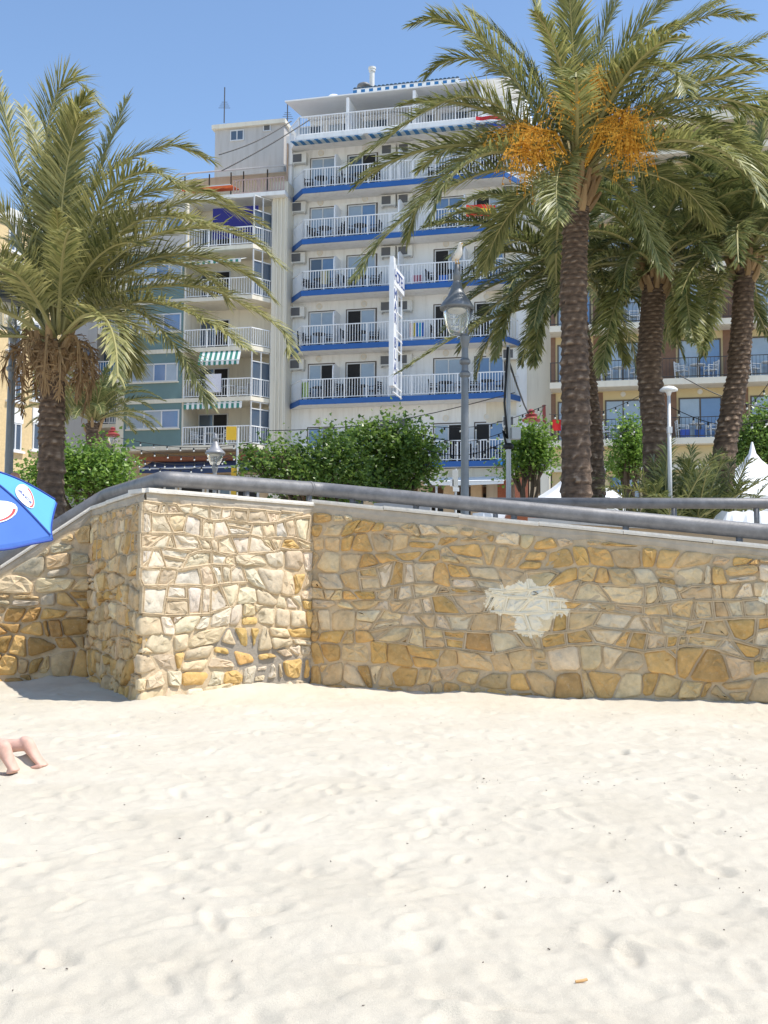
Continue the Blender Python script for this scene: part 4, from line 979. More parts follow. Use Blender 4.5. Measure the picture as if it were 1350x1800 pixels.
# ------------------------------------------------------------------ palms
def frond_geo(mb, cs, pts, ll, pairs, seed, wid=.034, stem=.03, start=.16, vee=.45, sag=.5, ragged=.12, st=None):
    """feather frond along the polyline pts; leaflets go into mb, the stalk into st"""
    r = random.Random(seed); P = [Vector(p) for p in pts]
    # Catmull-Rom resample
    Q = [P[0]*2-P[1]]+P+[P[-1]*2-P[-2]]; S = []
    for i in range(1, len(Q)-2):
        a, b_, c, d = Q[i-1:i+3]
        for k in range(8):
            t = k/8; S.append(.5*((2*b_)+(c-a)*t+(2*a-5*b_+4*c-d)*t*t+(3*b_-a-3*c+d)*t**3))
    S.append(P[-1]); cum = [0]
    for a, b_ in zip(S[:-1], S[1:]): cum.append(cum[-1]+(b_-a).length)
    L = cum[-1]
    def ev(t):
        x = t*L
        for i in range(len(S)-1):
            if cum[i+1] >= x:
                f = (x-cum[i])/max(1e-6, cum[i+1]-cum[i]); return S[i].lerp(S[i+1], f), (S[i+1]-S[i]).normalized()
        return S[-1], (S[-1]-S[-2]).normalized()
    n = 14; st.tube([ev(i/n)[0] for i in range(n+1)], [stem*(1-.85*i/n)+.004 for i in range(n+1)], 5, False)
    side0 = None
    for i in range(pairs):
        t = start+(1-start)*(i+.5)/pairs; p, T = ev(t)
        s_ = T.cross(Vector((0,0,1)))
        if s_.length < .15: s_ = side0 or Vector((1,0,0))
        s_.normalize(); side0 = s_; N = s_.cross(T).normalized()
        al = math.radians(68-42*t); ln = ll*(.45+.55*math.sin(min(1,t*1.25+.12)*math.pi*.72))*(1 if t < .8 else 1-.55*(t-.8)/.2)
        for sg_ in (-1,1):
            if r.random() < .03: continue
            a2 = al+r.uniform(-ragged,ragged)*1.6; v = vee*(1-.5*t)+r.uniform(-.28,.28)
            d = (T*math.cos(a2)+(s_*sg_*math.cos(v)+N*math.sin(v))*math.sin(a2)).normalized(); l_ = ln*r.uniform(.8,1.1)
            m_ = p+d*l_*.55; d2 = (d+Vector((0,0,-1))*sag*r.uniform(.6,1.3)).normalized(); e = m_+d2*l_*.5
            wv = d.cross(N); wv = (wv if wv.length > .1 else T).normalized()*wid*r.uniform(.8,1.15)
            wv = (wv + N*r.uniform(-.5,.5)*wid)
            tv = min(1,max(0,r.gauss(.42,.22))); k = len(mb.v)
            mb.v += [tuple(p-wv*.35), tuple(p+wv*.35), tuple(m_+wv*.5), tuple(m_-wv*.5), tuple(e)]
            mb.f += [(k,k+1,k+2,k+3),(k+3,k+2,k+4)]; cs += [tv*.8,tv*.8,tv,tv,min(1,tv+.25)]
def frond_obj(parent, pts, ll, pairs, seed, m='palm', name='frond', **kw):
    mb = MB(); cs = []; st = MB(); frond_geo(mb, cs, pts, ll, pairs, seed, st=st, **kw)
    k = len(mb.v); nf = len(mb.f); mb.v += st.v; mb.f += [tuple(i+k for i in f) for f in st.f]; cs += [.7]*len(st.v); mb.c = cs
    me = mb.mesh(name, M[m]); me.materials.append(M['stalk'] if m != 'dead' else M['dead'])
    if len(me.polygons) == len(mb.f):
        idx = [0]*nf+[1]*len(st.f); me.polygons.foreach_set('material_index', idx)
    return link(name, me, parent)
def arc(e0, droop, L, n=7):
    p = Vector((0,0,0)); out = [p.copy()]
    for i in range(n):
        e = e0-droop*((i+.5)/n)**1.2; p = p+Vector((math.cos(e),0,math.sin(e)))*L/n; out.append(p.copy())
    return out
def palm_trunk(root, pts, r0, r1, seed, flare=1.0, sc=.12, amp=.05):
    r = random.Random(seed); P = [Vector(p) for p in pts]; n = 40; cs = []; mb = MB()
    L = sum((b_-a).length for a, b_ in zip(P[:-1],P[1:])); rows = int(L/(sc/4))
    for i in range(rows+1):
        t = i/rows; x = t*(len(P)-1); j = min(int(x), len(P)-2); f = x-j; f2 = f
        c = P[j].lerp(P[j+1], f2); rr_ = r0+(r1-r0)*t + (.06*flare*math.exp(-t*18)) + .012*mnoise.noise((t*9,seed,0))
        for k in range(n):
            g = 2*math.pi*k/n; row = i/4+.25*mnoise.noise((math.cos(g)*1.2,math.sin(g)*1.2,i*.06)); ph = (row%1.0); stag = .5*(int(row)%2)
            cell = ((k/n*9+stag)%1.0); lens = max(0, 1-abs(cell-.5)*2.0)
            cid = mnoise.noise((int(k/n*9+stag)*5.7+.3, int(row)*3.3+.7, seed)); bmp = amp*(1-ph)*(.25+.75*lens**.7)*(1+1.1*cid)*(.7+.6*mnoise.noise((math.cos(g)*2.2,math.sin(g)*2.2,i*.21+seed)))
            rad = rr_+bmp; mb.v.append((c.x+rad*math.cos(g), c.y+rad*math.sin(g), c.z)); cs.append(min(1,max(0,.02+.95*(1-ph)*(.25+.75*lens)*(1+.8*cid)+.12*mnoise.noise((g,i*.3,seed)))))
    for i in range(rows):
        for k in range(n): mb.f.append((i*n+k, i*n+(k+1)%n, (i+1)*n+(k+1)%n, (i+1)*n+k))
    mb.f.append(tuple(rows*n+k for k in range(n)))
    mb.c = cs; return mb.obj('trunk', M['bark'], root)
VAR = {}
def variants(m, ll, pairs, wid):
    key = (m, ll, pairs)
    if key not in VAR:
        root = None; VAR[key] = []
        for i in range(11):
            e0 = math.radians(86-i*13.5); dr = math.radians(62+ (i%3)*14 - max(0,i-6)*9)
            o = frond_obj(None, arc(e0, dr, 1.), ll, pairs, 100+i, m, wid=wid, stem=.007, sag=.35); VAR[key].append(o.data); bpy.data.objects.remove(o)
    return VAR[key]
def crown(root, base, L, n, seed, m='palm', pairs=95, lo=10, skip=None, rz0=0., hi=0):
    r = random.Random(seed); vs_ = variants(m, .15, pairs, .0095)
    for i in range(n):
        q = hi+int((lo-hi+1)*((i+.5)/n)**.85); q = min(10, q); az = i*2.39996+rz0+r.uniform(-.2,.2)
        if skip and skip(az%(2*math.pi), q): continue
        o = link('frond', vs_[q], root); s_ = L*r.uniform(.85,1.1)*(.8 if q < 2 else 1.)
        o.location = base+Vector((math.cos(az)*.12, math.sin(az)*.12, .22-.05*q)); o.rotation_euler = (r.uniform(-.14,.14), r.uniform(-.1,.1), az); o.scale = (s_,s_*r.uniform(.9,1.1),s_)
def hero(root, Y, pix, dy, ll, pairs, seed, m='palm', **kw):
    n = len(pix); pts = [at(x, y, Y+dy*(i/(n-1))) for i, (x, y) in enumerate(pix)]
    return frond_obj(root, pts, ll, pairs, seed, m, **kw)
def leafbases(root, c, r, n, h, seed):
    """cut frond stubs under the crown"""
    q = random.Random(seed); proto = None
    for i in range(n):
        az = i*2.4; z = c.z-h*(i/n)+.1; d = Vector((math.cos(az),math.sin(az),0)); b_ = Vector((c.x,c.y,z))+d*r*.7; tip = b_+d*(.16+q.uniform(0,.1))+Vector((0,0,.2+q.uniform(0,.12)))
        mb = MB(); mb.tube([b_-Vector((0,0,.12)), b_+d*.1, tip], [.085,.065,.035], 6); mb.c = [q.uniform(.45,.95)]*len(mb.v); mb.obj('leaf_stub', M['dead'], root)
# left palm
LY = 16.0
pl = thing('palm_tree', 'date palm with shaggy brown dead fronds under its crown by the umbrella', 'palm tree', (0,0,0))
cb = at(92, 610, LY); b0 = at(90, 900, LY); b0.z = PROM-.1
palm_trunk(pl, [b0, at(90,780,LY), at(92,690,LY), cb], .185, .16, 3)
LH = [([(110,585),(166,498),(199,457),(265,415),(353,399),(436,419),(492,465)],-1.2), ([(112,590),(165,535),(224,512),(304,502),(366,507),(437,540),(495,580),(512,622)],-.9),
      ([(110,592),(160,540),(200,535),(247,550),(290,587),(333,644),(365,708)],-1.5), ([(105,580),(128,430),(166,330),(232,276),(307,256),(372,282)],.6),
      ([(110,588),(150,480),(216,407),(290,365),(365,353),(460,392)],.9), ([(98,575),(74,360),(92,185),(130,140),(178,188)],-.5), ([(104,575),(140,400),(185,270),(222,176)],.8),
      ([(88,580),(60,420),(25,270),(-6,135)],.3), ([(100,575),(110,350),(135,220),(160,200)],-1.4), ([(85,585),(40,440),(-20,350),(-90,330)],-.8), ([(85,590),(20,500),(-50,480),(-120,520)],-1.2),
      ([(105,585),(150,420),(200,330),(262,300),(320,330)],-1.6), ([(92,580),(88,400),(70,260),(40,190)],1.), ([(110,592),(160,560),(200,560),(222,600),(232,650)],.6), ([(108,588),(170,520),(240,470),(310,462),(372,490),(400,530)],.4),
      ([(85,588),(45,520),(10,500),(-30,520)],.5), ([(98,580),(105,420),(120,300),(112,200)],.2), ([(108,582),(160,430),(240,345),(330,330),(395,352)],-.4), ([(112,590),(180,500),(260,455),(350,450),(430,480),(480,525)],-.2), ([(112,592),(170,555),(240,530),(310,540),(380,575),(430,610)],-1.8), ([(110,588),(160,470),(230,395),(300,380),(380,400)],-1.9), ([(96,578),(90,380),(120,230),(150,170)],-1.)]
for i, (px_, dy) in enumerate(LH): hero(pl, LY, px_, dy, .60, 165, 300+i, 'palm_y', wid=.022, stem=.02, sag=.25, vee=.3)
crown(pl, cb+Vector((.08,0,.1)), 3.0, 20, 5, 'palm_y', lo=5, skip=lambda az, q: q > 3 and (az < 1.0 or az > 5.4))
q = random.Random(9)
for i in range(15):                                       # skirt of dead fronds
    az = i*2.4; d = Vector((math.cos(az),math.sin(az),0)); s_ = cb+Vector((0,0,q.uniform(-.25,.25)))+d*.16
    L_ = q.uniform(.4,1.0); spr = q.uniform(.16,.62)
    frond_obj(pl, [s_, s_+d*spr+Vector((0,0,.06)), s_+d*(spr+.12)+Vector((0,0,-L_*.5)), s_+d*(spr+.06)+Vector((0,0,-L_))], q.uniform(.22,.42), 38, 600+i, 'dead', 'dead_frond', start=.2, sag=1.9, stem=.026, wid=.02, vee=.1, ragged=.5)
leafbases(pl, cb, .19, 16, .5, 12)
# big right palm
RY = 18.0
pr = thing('palm_tree', 'tallest date palm with orange fruit strands and straight scarred trunk', 'palm tree', (0,0,0))
cb = at(1015, 322, RY); b0 = at(1013, 900, RY); b0.z = PROM-.1
palm_trunk(pr, [b0, at(1012,700,RY), at(1008,500,RY), at(1013,380,RY), cb], .235, .185, 8)
RH = [([(1005,310),(966,262),(923,216),(847,173),(798,173),(739,200),(652,262),(612,290)],-1.5), ([(1003,315),(966,312),(880,297),(798,325),(728,368),(660,435),(625,490)],-1.6),
      ([(1008,305),(966,235),(901,135),(836,60),(771,32),(724,42)],-.6), ([(1012,300),(985,150),(950,40),(925,-60)],.4), ([(1018,300),(1045,120),(1095,-30)],-.4), ([(1020,300),(1080,150),(1150,80),(1240,28),(1318,30)],.5),
      ([(1020,300),(1090,190),(1170,120),(1250,95),(1340,110)],-.8), ([(1018,305),(1040,200),(1069,137),(1134,112),(1188,130),(1206,165)],-2.), ([(1022,310),(1090,235),(1160,205),(1260,225),(1365,300)],-.7),
      ([(1024,312),(1080,280),(1134,262),(1242,270),(1350,322)],-1.7), ([(1024,318),(1057,305),(1107,343),(1140,410),(1165,475)],-1.1), ([(1008,310),(1000,275),(985,290),(978,330),(980,385)],-1.9),
      ([(1010,300),(950,150),(890,72),(826,20)],.9), ([(1006,308),(930,250),(860,255),(790,300),(740,350),(715,420)],.8), ([(1014,300),(1010,130),(1000,-20)],-1.2), ([(1016,300),(1070,130),(1160,10),(1220,-30)],-1.),
      ([(1004,318),(930,340),(880,400),(850,470)],1.), ([(1010,302),(940,180),(860,110),(790,105),(750,130)],.2), ([(1022,308),(1110,200),(1230,150),(1330,170),(1400,230)],.4), ([(1024,315),(1110,300),(1200,330),(1260,400)],.9), ([(1020,302),(1100,140),(1200,40),(1290,-10)],.9), ([(1020,304),(1120,170),(1240,120),(1350,60)],.2), ([(1022,306),(1120,225),(1240,185),(1340,205)],1.2), ([(1022,308),(1100,250),(1200,240),(1300,260),(1380,330)],-1.4)]
for i, (px_, dy) in enumerate(RH): hero(pr, RY, px_, dy, .62, 170, 400+i, wid=.025, stem=.022, sag=.28, vee=.3)
crown(pr, cb+Vector((0,0,.1)), 3.7, 18, 15, lo=5, rz0=.7)
leafbases(pr, cb, .22, 26, .55, 13)
q = random.Random(21)
for i, (px, py, dy) in enumerate(((935,255,-.9),(905,250,-.5),(950,285,-1.1),(918,280,-1.2),(1095,225,-1.0),(1122,238,-.8),(1100,255,-1.2),(1042,160,-.9),(1110,275,-1.0),(1010,190,-1.1))):
    tipc = at(px, py, RY+dy); mid = (cb+tipc)/2+Vector((0,0,.55)); mb = MB(); cs = []
    mb.tube([cb+Vector((0,0,.1)), mid, tipc+Vector((0,0,.3))], [.03,.025,.02], 5); cs += [.8]*len(mb.v)
    for k in range(64):
        a = tipc+Vector((q.uniform(-.07,.07),q.uniform(-.07,.07),q.uniform(.1,.3))); d = Vector((q.gauss(0,.24),q.gauss(0,.2),q.gauss(-.2,.2))); e = a+d; n0 = len(mb.v)
        mb.tube([a, a+d*.5+Vector((d.x*.3,d.y*.3,.05)), e], .0045, 3, False); cs += [q.uniform(.1,1)]*(len(mb.v)-n0)
        for _ in range(5):
            n0 = len(mb.v); f_ = a+d*q.uniform(.45,1.)+Vector((q.uniform(-.03,.03),q.uniform(-.03,.03),0)); mb.add([f_+Vector((.014,0,0)),f_-Vector((.014,0,0)),f_+Vector((0,.014,0)),f_-Vector((0,0,.02)),f_+Vector((0,0,.02))], [(0,2,4),(2,1,4),(0,3,2),(2,3,1),(0,4,1,3)]); cs += [q.uniform(.3,1)]*5
    mb.c = cs; mb.obj('fruit_cluster', M['fruit'], pr)
# palms behind it
def back_palm(label, Y, top, trunk, r0, r1, L, n, seed, heroes=(), lo=10, m='palm_dark', mh='palm_dark', rz0=0., stubs=14):
    t = thing('palm_tree', label, 'palm tree', (0,0,0)); cb = at(*top, Y); P = [at(x,y,Y) for x, y in trunk]; P[0].z = PROM-.1
    palm_trunk(t, P+[cb], r0, r1, seed); crown(t, cb+Vector((0,0,.1)), L, n, seed, m, lo=lo, rz0=rz0); leafbases(t, cb, r1, stubs, .5, seed)
    for i, (px_, dy) in enumerate(heroes): hero(t, Y, px_, dy, .5, 110, seed*50+i, mh, wid=.036, stem=.026, sag=.35)
    return t
back_palm('slim palm partly hidden behind the tallest palm trunk', 23.5, (1006,485), [(1052,900),(1044,760),(1030,640)], .19, .165, 3.2, 42, 23,
   [([(1000,480),(930,445),(860,450),(800,500)],-1.), ([(1000,500),(940,535),(860,562),(790,598),(697,657)],-1.5), ([(1000,485),(900,395),(820,372),(765,395)],-1.2), ([(1000,490),(940,490),(895,550),(870,630)],-1.),
    ([(1004,478),(930,380),(860,345),(790,365)],.5), ([(1010,490),(1050,500),(1075,560),(1100,640)],-1.2), ([(1000,495),(960,520),(945,590),(938,640)],-.6)], 7, 'palm_dark', 'palm', 1.1)
back_palm('thick leaning palm trunk with reddish stubs in front of tan balconies', 21.0, (1152,478), [(1152,900),(1152,760),(1140,640),(1146,560)], .24, .21, 2.9, 44, 27,
   [([(1145,470),(1105,490),(1075,560),(1058,655)],-1.2), ([(1160,475),(1198,490),(1212,560),(1220,600)],-1.2), ([(1150,465),(1080,450),(1020,480),(985,540)],-.9), ([(1155,465),(1200,420),(1245,380),(1280,390)],-1.)], 5, 'palm_dark', 'palm', .2, 22)
back_palm('curved palm leaning outward at the far right above the white tent', 21.5, (1310,455), [(1255,900),(1275,780),(1297,660),(1305,560)], .225, .19, 3.4, 46, 31,
   [([(1300,445),(1245,455),(1205,510),(1190,590)],-1.2), ([(1300,450),(1255,500),(1240,560),(1235,610)],-1.6), ([(1308,440),(1250,370),(1180,340),(1110,370)],-.8), ([(1312,440),(1290,340),(1240,280)],.2), ([(1318,440),(1345,330),(1390,260)],-.5), ([(1312,440),(1310,320),(1300,210)],.4), ([(1305,440),(1270,300),(1235,200)],-.5), ([(1315,440),(1335,260),(1345,170)],.2), ([(1305,440),(1240,340),(1190,300),(1140,310)],.4), ([(1318,440),(1360,370),(1400,360)],-.8)], 6, 'palm_dark', 'palm', 2.2, 20)
back_palm('small distant palm between left palm trunk and teal building', 40.0, (165,745), [(165,900),(165,820)], .3, .28, 2.7, 44, 37, [], 4, 'palm_dark', 'palm_dark', .5, 6)
# low palm bush behind the handrail
tb = thing('palm_bush', 'low spiky palm bush behind the level handrail', 'bush', (0,0,0)); q = random.Random(44)
for c_, (px, n_) in enumerate(((1165,17),(1215,19),(1262,13))):
    bs = at(px, 915, 19.5+.4*c_); bs.z = PROM
    for i in range(n_):
        az = i*2.4+c_; el = math.radians(88-62*(i/n_)); L_ = q.uniform(1.5,2.3); d = Vector((math.cos(az),math.sin(az),0))
        frond_obj(tb, [bs, bs+d*L_*.4*math.cos(el)+Vector((0,0,L_*.45*math.sin(el))), bs+d*L_*.85*math.cos(el)+Vector((0,0,L_*.85*math.sin(el)-.02)), bs+d*L_*1.1*math.cos(el)+Vector((0,0,L_*.95*math.sin(el)-.12))], .4, 40, 900+c_*40+i, 'palm_dark', wid=.026, stem=.018, start=.08)
hero(tb, 19.3, [(1240,905),(1280,880),(1330,850),(1365,828)], -.5, .34, 40, 990, 'palm_dark', wid=.028, stem=.02); hero(tb, 19.3, [(1180,905),(1140,870),(1100,858),(1068,862)], -.4, .34, 40, 991, 'palm', wid=.028, stem=.02)

# ------------------------------------------------------------------ leafy trees
def leafy(name, label, Y, blobs, n, seed, m='leaf', size=.085, trunk=None, cat='tree', group=None):
    """blobs: (px, py, rx_px, ry_px) of the crown's lobes"""
    t = thing(name, label, cat, (0,0,0), group=group); r = random.Random(seed); mb = MB(); cs = []
    sc = Y/F; BL = []
    for (px, py, rx, ry) in blobs: BL.append((at(px,py,Y+r.uniform(-.5,.5)), rx*sc, ry*sc))
    tw = [a[1]*a[2] for a in BL]; clumps = []
    for (c, rx, rz_) in BL:
        for _ in range(max(6,int(150*rx*rz_))):
            d = Vector((r.gauss(0,1),r.gauss(0,1),r.gauss(0,1))).normalized(); k = r.uniform(.45,1.05) if r.random() < .82 else r.uniform(1.05,1.5)
            clumps.append((c+Vector((d.x*rx*k, d.y*rx*k, d.z*rz_*k)), r.uniform(.12,.26), r.uniform(-.2,.2)))
    for i in range(n):
        c, s_, tb_ = r.choice(clumps); p = c+Vector((r.gauss(0,s_),r.gauss(0,s_),r.gauss(0,s_)))
        d = Vector((r.gauss(0,1),r.gauss(0,1),r.gauss(-.35,.6))).normalized(); w = d.cross(Vector((r.gauss(0,.5),r.gauss(0,.5),1))).normalized(); N = d.cross(w)*.25
        l_ = size*r.uniform(.7,1.4); k = len(mb.v); tv = min(1,max(0,r.gauss(.42,.2)+tb_))
        mb.v += [tuple(p), tuple(p+d*l_*.45+w*l_*.38+N*l_), tuple(p+d*l_), tuple(p+d*l_*.45-w*l_*.38+N*l_)]; mb.f += [(k,k+1,k+2),(k,k+2,k+3)]; cs += [tv]*4
    mb.c = cs; mb.obj('crown', M[m], t)
    wd = MB(); c0 = BL[0][0] if trunk is None else at(trunk[0],trunk[1],Y); b_ = Vector((c0.x,c0.y,PROM-.05)); fork = b_+Vector((0,0,max(.4,(c0.z-PROM)*.45)))
    wd.tube([b_, b_.lerp(fork,.5)+Vector((.03,.02,0)), fork], [.13,.11,.10], 8)
    for (c, rx, rz_) in BL:
        wd.tube([fork, fork.lerp(c,.5)+Vector((r.uniform(-.15,.15),r.uniform(-.15,.15),.1)), c], [.075,.05,.02], 6)
        for _ in range(5):
            e = c+Vector((r.uniform(-.8,.8)*rx,r.uniform(-.8,.8)*rx,r.uniform(-.5,.8)*rz_)); wd.tube([fork.lerp(c,.6), e], [.03,.008], 5)
    wd.obj('trunk', M['wood'], t); return t
leafy('tree', 'broad leafy green tree in front of the lower hotel balconies', 26, [(690,790,46,36),(640,772,34,22),(724,782,36,32),(655,835,42,26),(748,815,20,22),(700,752,20,14),(665,758,14,14),(705,838,40,26)], 6200, 61, size=.115, trunk=(690,860))
leafy('tree', 'lower bushy green tree beside the small lamp and yellow sign', 25, [(535,820,48,26),(590,796,30,24),(480,826,32,24),(610,838,36,26),(520,790,20,12),(440,815,16,24),(560,845,60,22),(575,765,12,10),(490,795,14,12)], 5600, 62, size=.105, trunk=(560,880))
leafy('tree', 'dense bright green tree behind the left palm trunk', 27, [(155,835,62,45),(195,825,32,35),(120,825,40,40),(85,835,35,38),(60,845,25,26),(175,800,30,18),(210,850,28,30)], 6500, 63, 'leaf_b', .11, trunk=(160,890))
leafy('tree', 'narrow young green tree beside the slim mast and red lantern', 27, [(935,785,24,28),(920,800,22,25),(950,800,22,22),(905,815,18,14)], 3000, 64, 'leaf_b', .1, trunk=(925,870))
leafy('tree', 'pale green young tree between two palm trunks', 30, [(1105,775,24,24),(1118,800,22,26),(1090,815,20,14),(1102,752,12,14)], 3000, 65, 'leaf_b', .1, trunk=(1112,880))
leafy('tree', 'dark leafy tree behind the white tent peak', 41, [(1330,770,34,42),(1352,745,30,30),(1300,800,22,30),(1360,800,40,40)], 5500, 66, 'leaf', .14, trunk=(1345,880))

# ------------------------------------------------------------------ street lamps
def lamp(label, px, Y, ytop, ybot, off=-.13, gull=False, shade='lampgrey', rhead=.27):
    b0 = at(px, 870, Y); t = thing('street_lamp', label, 'street lamp', (b0.x,b0.y,PROM)); z = lambda py: at(px,py,Y).z-PROM
    zb, zt = z(ybot), z(ytop); h = zt-zb; s = rhead/.265
    prof = [(.11*s,0),(.11*s,.25),(.075*s,.35),(.066*s,.5),(.058*s,zb*.75)]
    for zz in (zb-.62*s, zb-.42*s): prof += [(.052*s,zz-.05*s),(.085*s,zz-.02*s),(.09*s,zz+.02*s),(.055*s,zz+.06*s)]
    prof += [(.05*s,zb-.2*s),(.08*s,zb-.08*s),(.085*s,zb-.02*s),(.04*s,zb+.03*s)]
    prof.sort(key=lambda p: p[1])
    MB().lathe(prof, 14).obj('pole', M[shade], t, False)
    hb = zb; hr = zb+.37*h
    MB().tube([(0,0,zb-.02),(.04,0,zb+.06),(.05+off*.2,0,zb+.14*h),(off+rhead*.95,0,hr)], .022*s, 7).tube([(0,0,zb),(off,0,zb+.02),(off-rhead*.2,0,zb+.04)], .02*s, 7).obj('bracket_arm', M[shade], t, True)
    MB().lathe([(.03*s,hb),(.12*s,hb+.02*h),(.175*s,hb+.14*h),(.21*s,hb+.28*h),(.215*s,hr)], 18, (off,0,0)).obj('glass_bowl', M['lglass'], t, True)
    hood = MB().lathe([(.21*s,hr-.02),(rhead,hr-.015),(rhead*1.02,hr+.02),(rhead*.86,hr+.08*h),(rhead*.55,hr+.17*h),(rhead*.36,hr+.27*h),(rhead*.25,hr+.36*h),(.05*s,hr+.38*h)], 20, (off,0,0)).obj('hood', M[shade], t, True)
    MB().lathe([(.16*s,hr-.05),(.17*s,hr-.022)], 16, (off,0,0)).obj('reflector', M['coping'], hood)
    MB().lathe([(.055*s,hr+.34*h),(.06*s,hr+.44*h),(.07*s,hr+.46*h),(.045*s,hr+.52*h),(.04*s,zt-.04),(.012,zt)], 12, (off,0,0)).obj('finial', M[shade], t, True)
    return t, Vector((b0.x+off, b0.y, PROM+zt))
lp, top_ = lamp('tall grey street lamp with glass bowl and white gull on top', 817, 17, 462, 590)
lamp('grey lamp post with ringed collars at the far left behind palm fronds', 14, 17, 452, 580)
lamp('short lamp with pale hood and glass bowl in front of the dark shop awning', 377, 27, 762, 818, 0., shade='grey_paint', rhead=.25)
def gull(p):
    t = thing('gull', 'white gull perched on top of the tall street lamp', 'bird', p, -1.2)
    mb = MB(); mb.tube([(-.17,0,.10),(-.10,0,.115),(0,0,.135),(.07,0,.17),(.10,0,.22),(.115,0,.265),(.14,0,.285),(.17,0,.28)], [.012,.045,.07,.062,.04,.036,.036,.012], 12); mb.obj('body', M['gull'], t, True)
    for s in (-1,1): MB().add([(.05,s*.06,.18),(-.06,s*.072,.17),(-.2,s*.025,.11),(-.08,s*.07,.10),(.04,s*.066,.12),(-.06,s*.05,.14)], [(0,1,5,4),(1,2,5),(2,3,5),(3,4,5),(0,4,3,2,1)]).obj('wing', M['gullgrey'], t)
    MB().tube([(.165,0,.28),(.20,0,.274),(.215,0,.262)], [.011,.008,.003], 6).obj('beak', M['beak'], t)
    for s in (-1,1): MB().tube([(.01,s*.022,.08),(.0,s*.022,.0)], .007, 5).bar((-.01,s*.022,.004),(.05,s*.03,.004),.018,.006).obj('leg', M['beak'], t)
gull(top_-Vector((0,0,.02)))
# slim modern lamp by the thick palm
b0 = at(1178, 880, 19); t = thing('street_lamp', 'slim white pole lamp with flat dome head beside thick palm', 'street lamp', (b0.x,b0.y,PROM)); z1 = at(1178,690,19).z-PROM
MB().tube([(0,0,0),(0,0,z1)], [.045,.03], 8).obj('pole', M['frame'], t, True); MB().lathe([(.03,z1-.06),(.05,z1),(.07,z1+.02),(.16,z1+.03),(.155,z1+.06),(.10,z1+.10),(.02,z1+.12)], 14).obj('lamp_head', M['rail_white'], t, True)
MB().box(-.04,.04,-.06,.02,z1*.74,z1*.78).obj('junction_box', M['frame'], t)
# red lanterns on brackets
def lantern(label, px, py, Y):
    p = at(px,py,Y); t = thing('red_lantern', label, 'lantern', p, 0)
    MB().lathe([(.05,.42),(.12,.36),(.09,.30),(.20,.24),(.17,.18),(.30,.10),(.27,.03),(.02,.03)], 14).obj('cap', M['lanternred'], t); MB().lathe([(.22,.04),(.20,-.15),(.10,-.33),(.02,-.36)], 12).obj('glass_bowl', M['lglass'], t, True)
    MB().tube([(0,0,-.34),(0,0,PROM-p.z)], .035, 6).obj('post', M['wire'], t)
lantern('small red lantern on bracket beside the teal building corner', 198, 768, 45); lantern('small red lantern above the narrow young tree', 934, 743, 33)
# mast with cables and box
b0 = at(894,870,22); t = thing('utility_mast', 'slim steel mast with cable box and sagging black cables', 'mast', (b0.x,b0.y,PROM)); z1 = at(891,607,22).z-PROM; zb = at(893,762,22).z-PROM
MB().tube([(0,0,0),(-.0,0,z1)], [.06,.04], 10).obj('pole', M['frame'], t, True); MB().box(.06,.24,-.1,.08,zb-.12,zb+.12).obj('cable_box', M['frame'], t)
cp = [(-.02,-.06,z1-.05),(-.09,-.07,z1*.72),(-.03,-.07,z1*.55),(-.12,-.07,zb+.05),(-.06,-.07,zb-.22)]; MB().tube(cp, .025, 5).lathe([(.06,zb-.33),(.11,zb-.3),(.11,zb-.24),(.06,zb-.2)], 10).obj('cable', M['wire'], t, True)
e = at(956,712,53.)-Vector((b0.x,b0.y,PROM)); a = Vector((0,0,z1-.3)); MB().tube([a.lerp(e,k/8)-Vector((0,0,1.0*math.sin(math.pi*k/8))) for k in range(9)], .022, 5).obj('cable', M['wire'], t, True)
d0 = at(957,745,53.)-Vector((b0.x,b0.y,PROM)); MB().tube([d0-Vector((0,0,.1)), d0, e], .09, 6).obj('cable_bracket', M['lanternred'], t)

# ------------------------------------------------------------------ signs, strings of bulbs, wires
def post_sign(label, px, Y, y0, boards, m='frame'):
    b0 = at(px,880,Y); t = thing('street_sign', label, 'sign', (b0.x,b0.y,PROM)); z = lambda py: at(px,py,Y).z-PROM
    MB().tube([(0,0,0),(0,0,z(y0))], .03, 8).obj('post', M['frame'], t)
    for (x0,x1,ya,yb,mm) in boards: MB().box((x0-px)*Y/F,(x1-px)*Y/F,-.05,-.03,z(yb),z(ya)).obj('sign_board', M[mm], t)
post_sign('white rectangular road signs on a thin post under leafy branches', 767, 30, 824, [(758,778,845,853,'rail_white'),(763,774,826,842,'frame')])
post_sign('grey and white signs seen edge on beside the tall lamp', 801, 30, 824, [(795,805,826,857,'acbody'),(791,797,843,855,'rail_white'),(796,807,857,864,'rail_white')])
post_sign('tilted yellow sign on thin white post by the bushy tree', 416, 26, 752, [(396,414,750,774,'yellow')]); 
b0 = at(411,860,25.5); yp = thing('marker_post', 'short yellow marker post behind the handrail', 'post', (b0.x,b0.y,PROM)); MB().box(-.06,.06,-.06,.06,0,at(411,823,25.5).z-PROM).obj('post_body', M['yellow'], yp); MB().box(-.062,.062,-.062,.062,.3,.45).obj('band', M['rail_white'], yp)
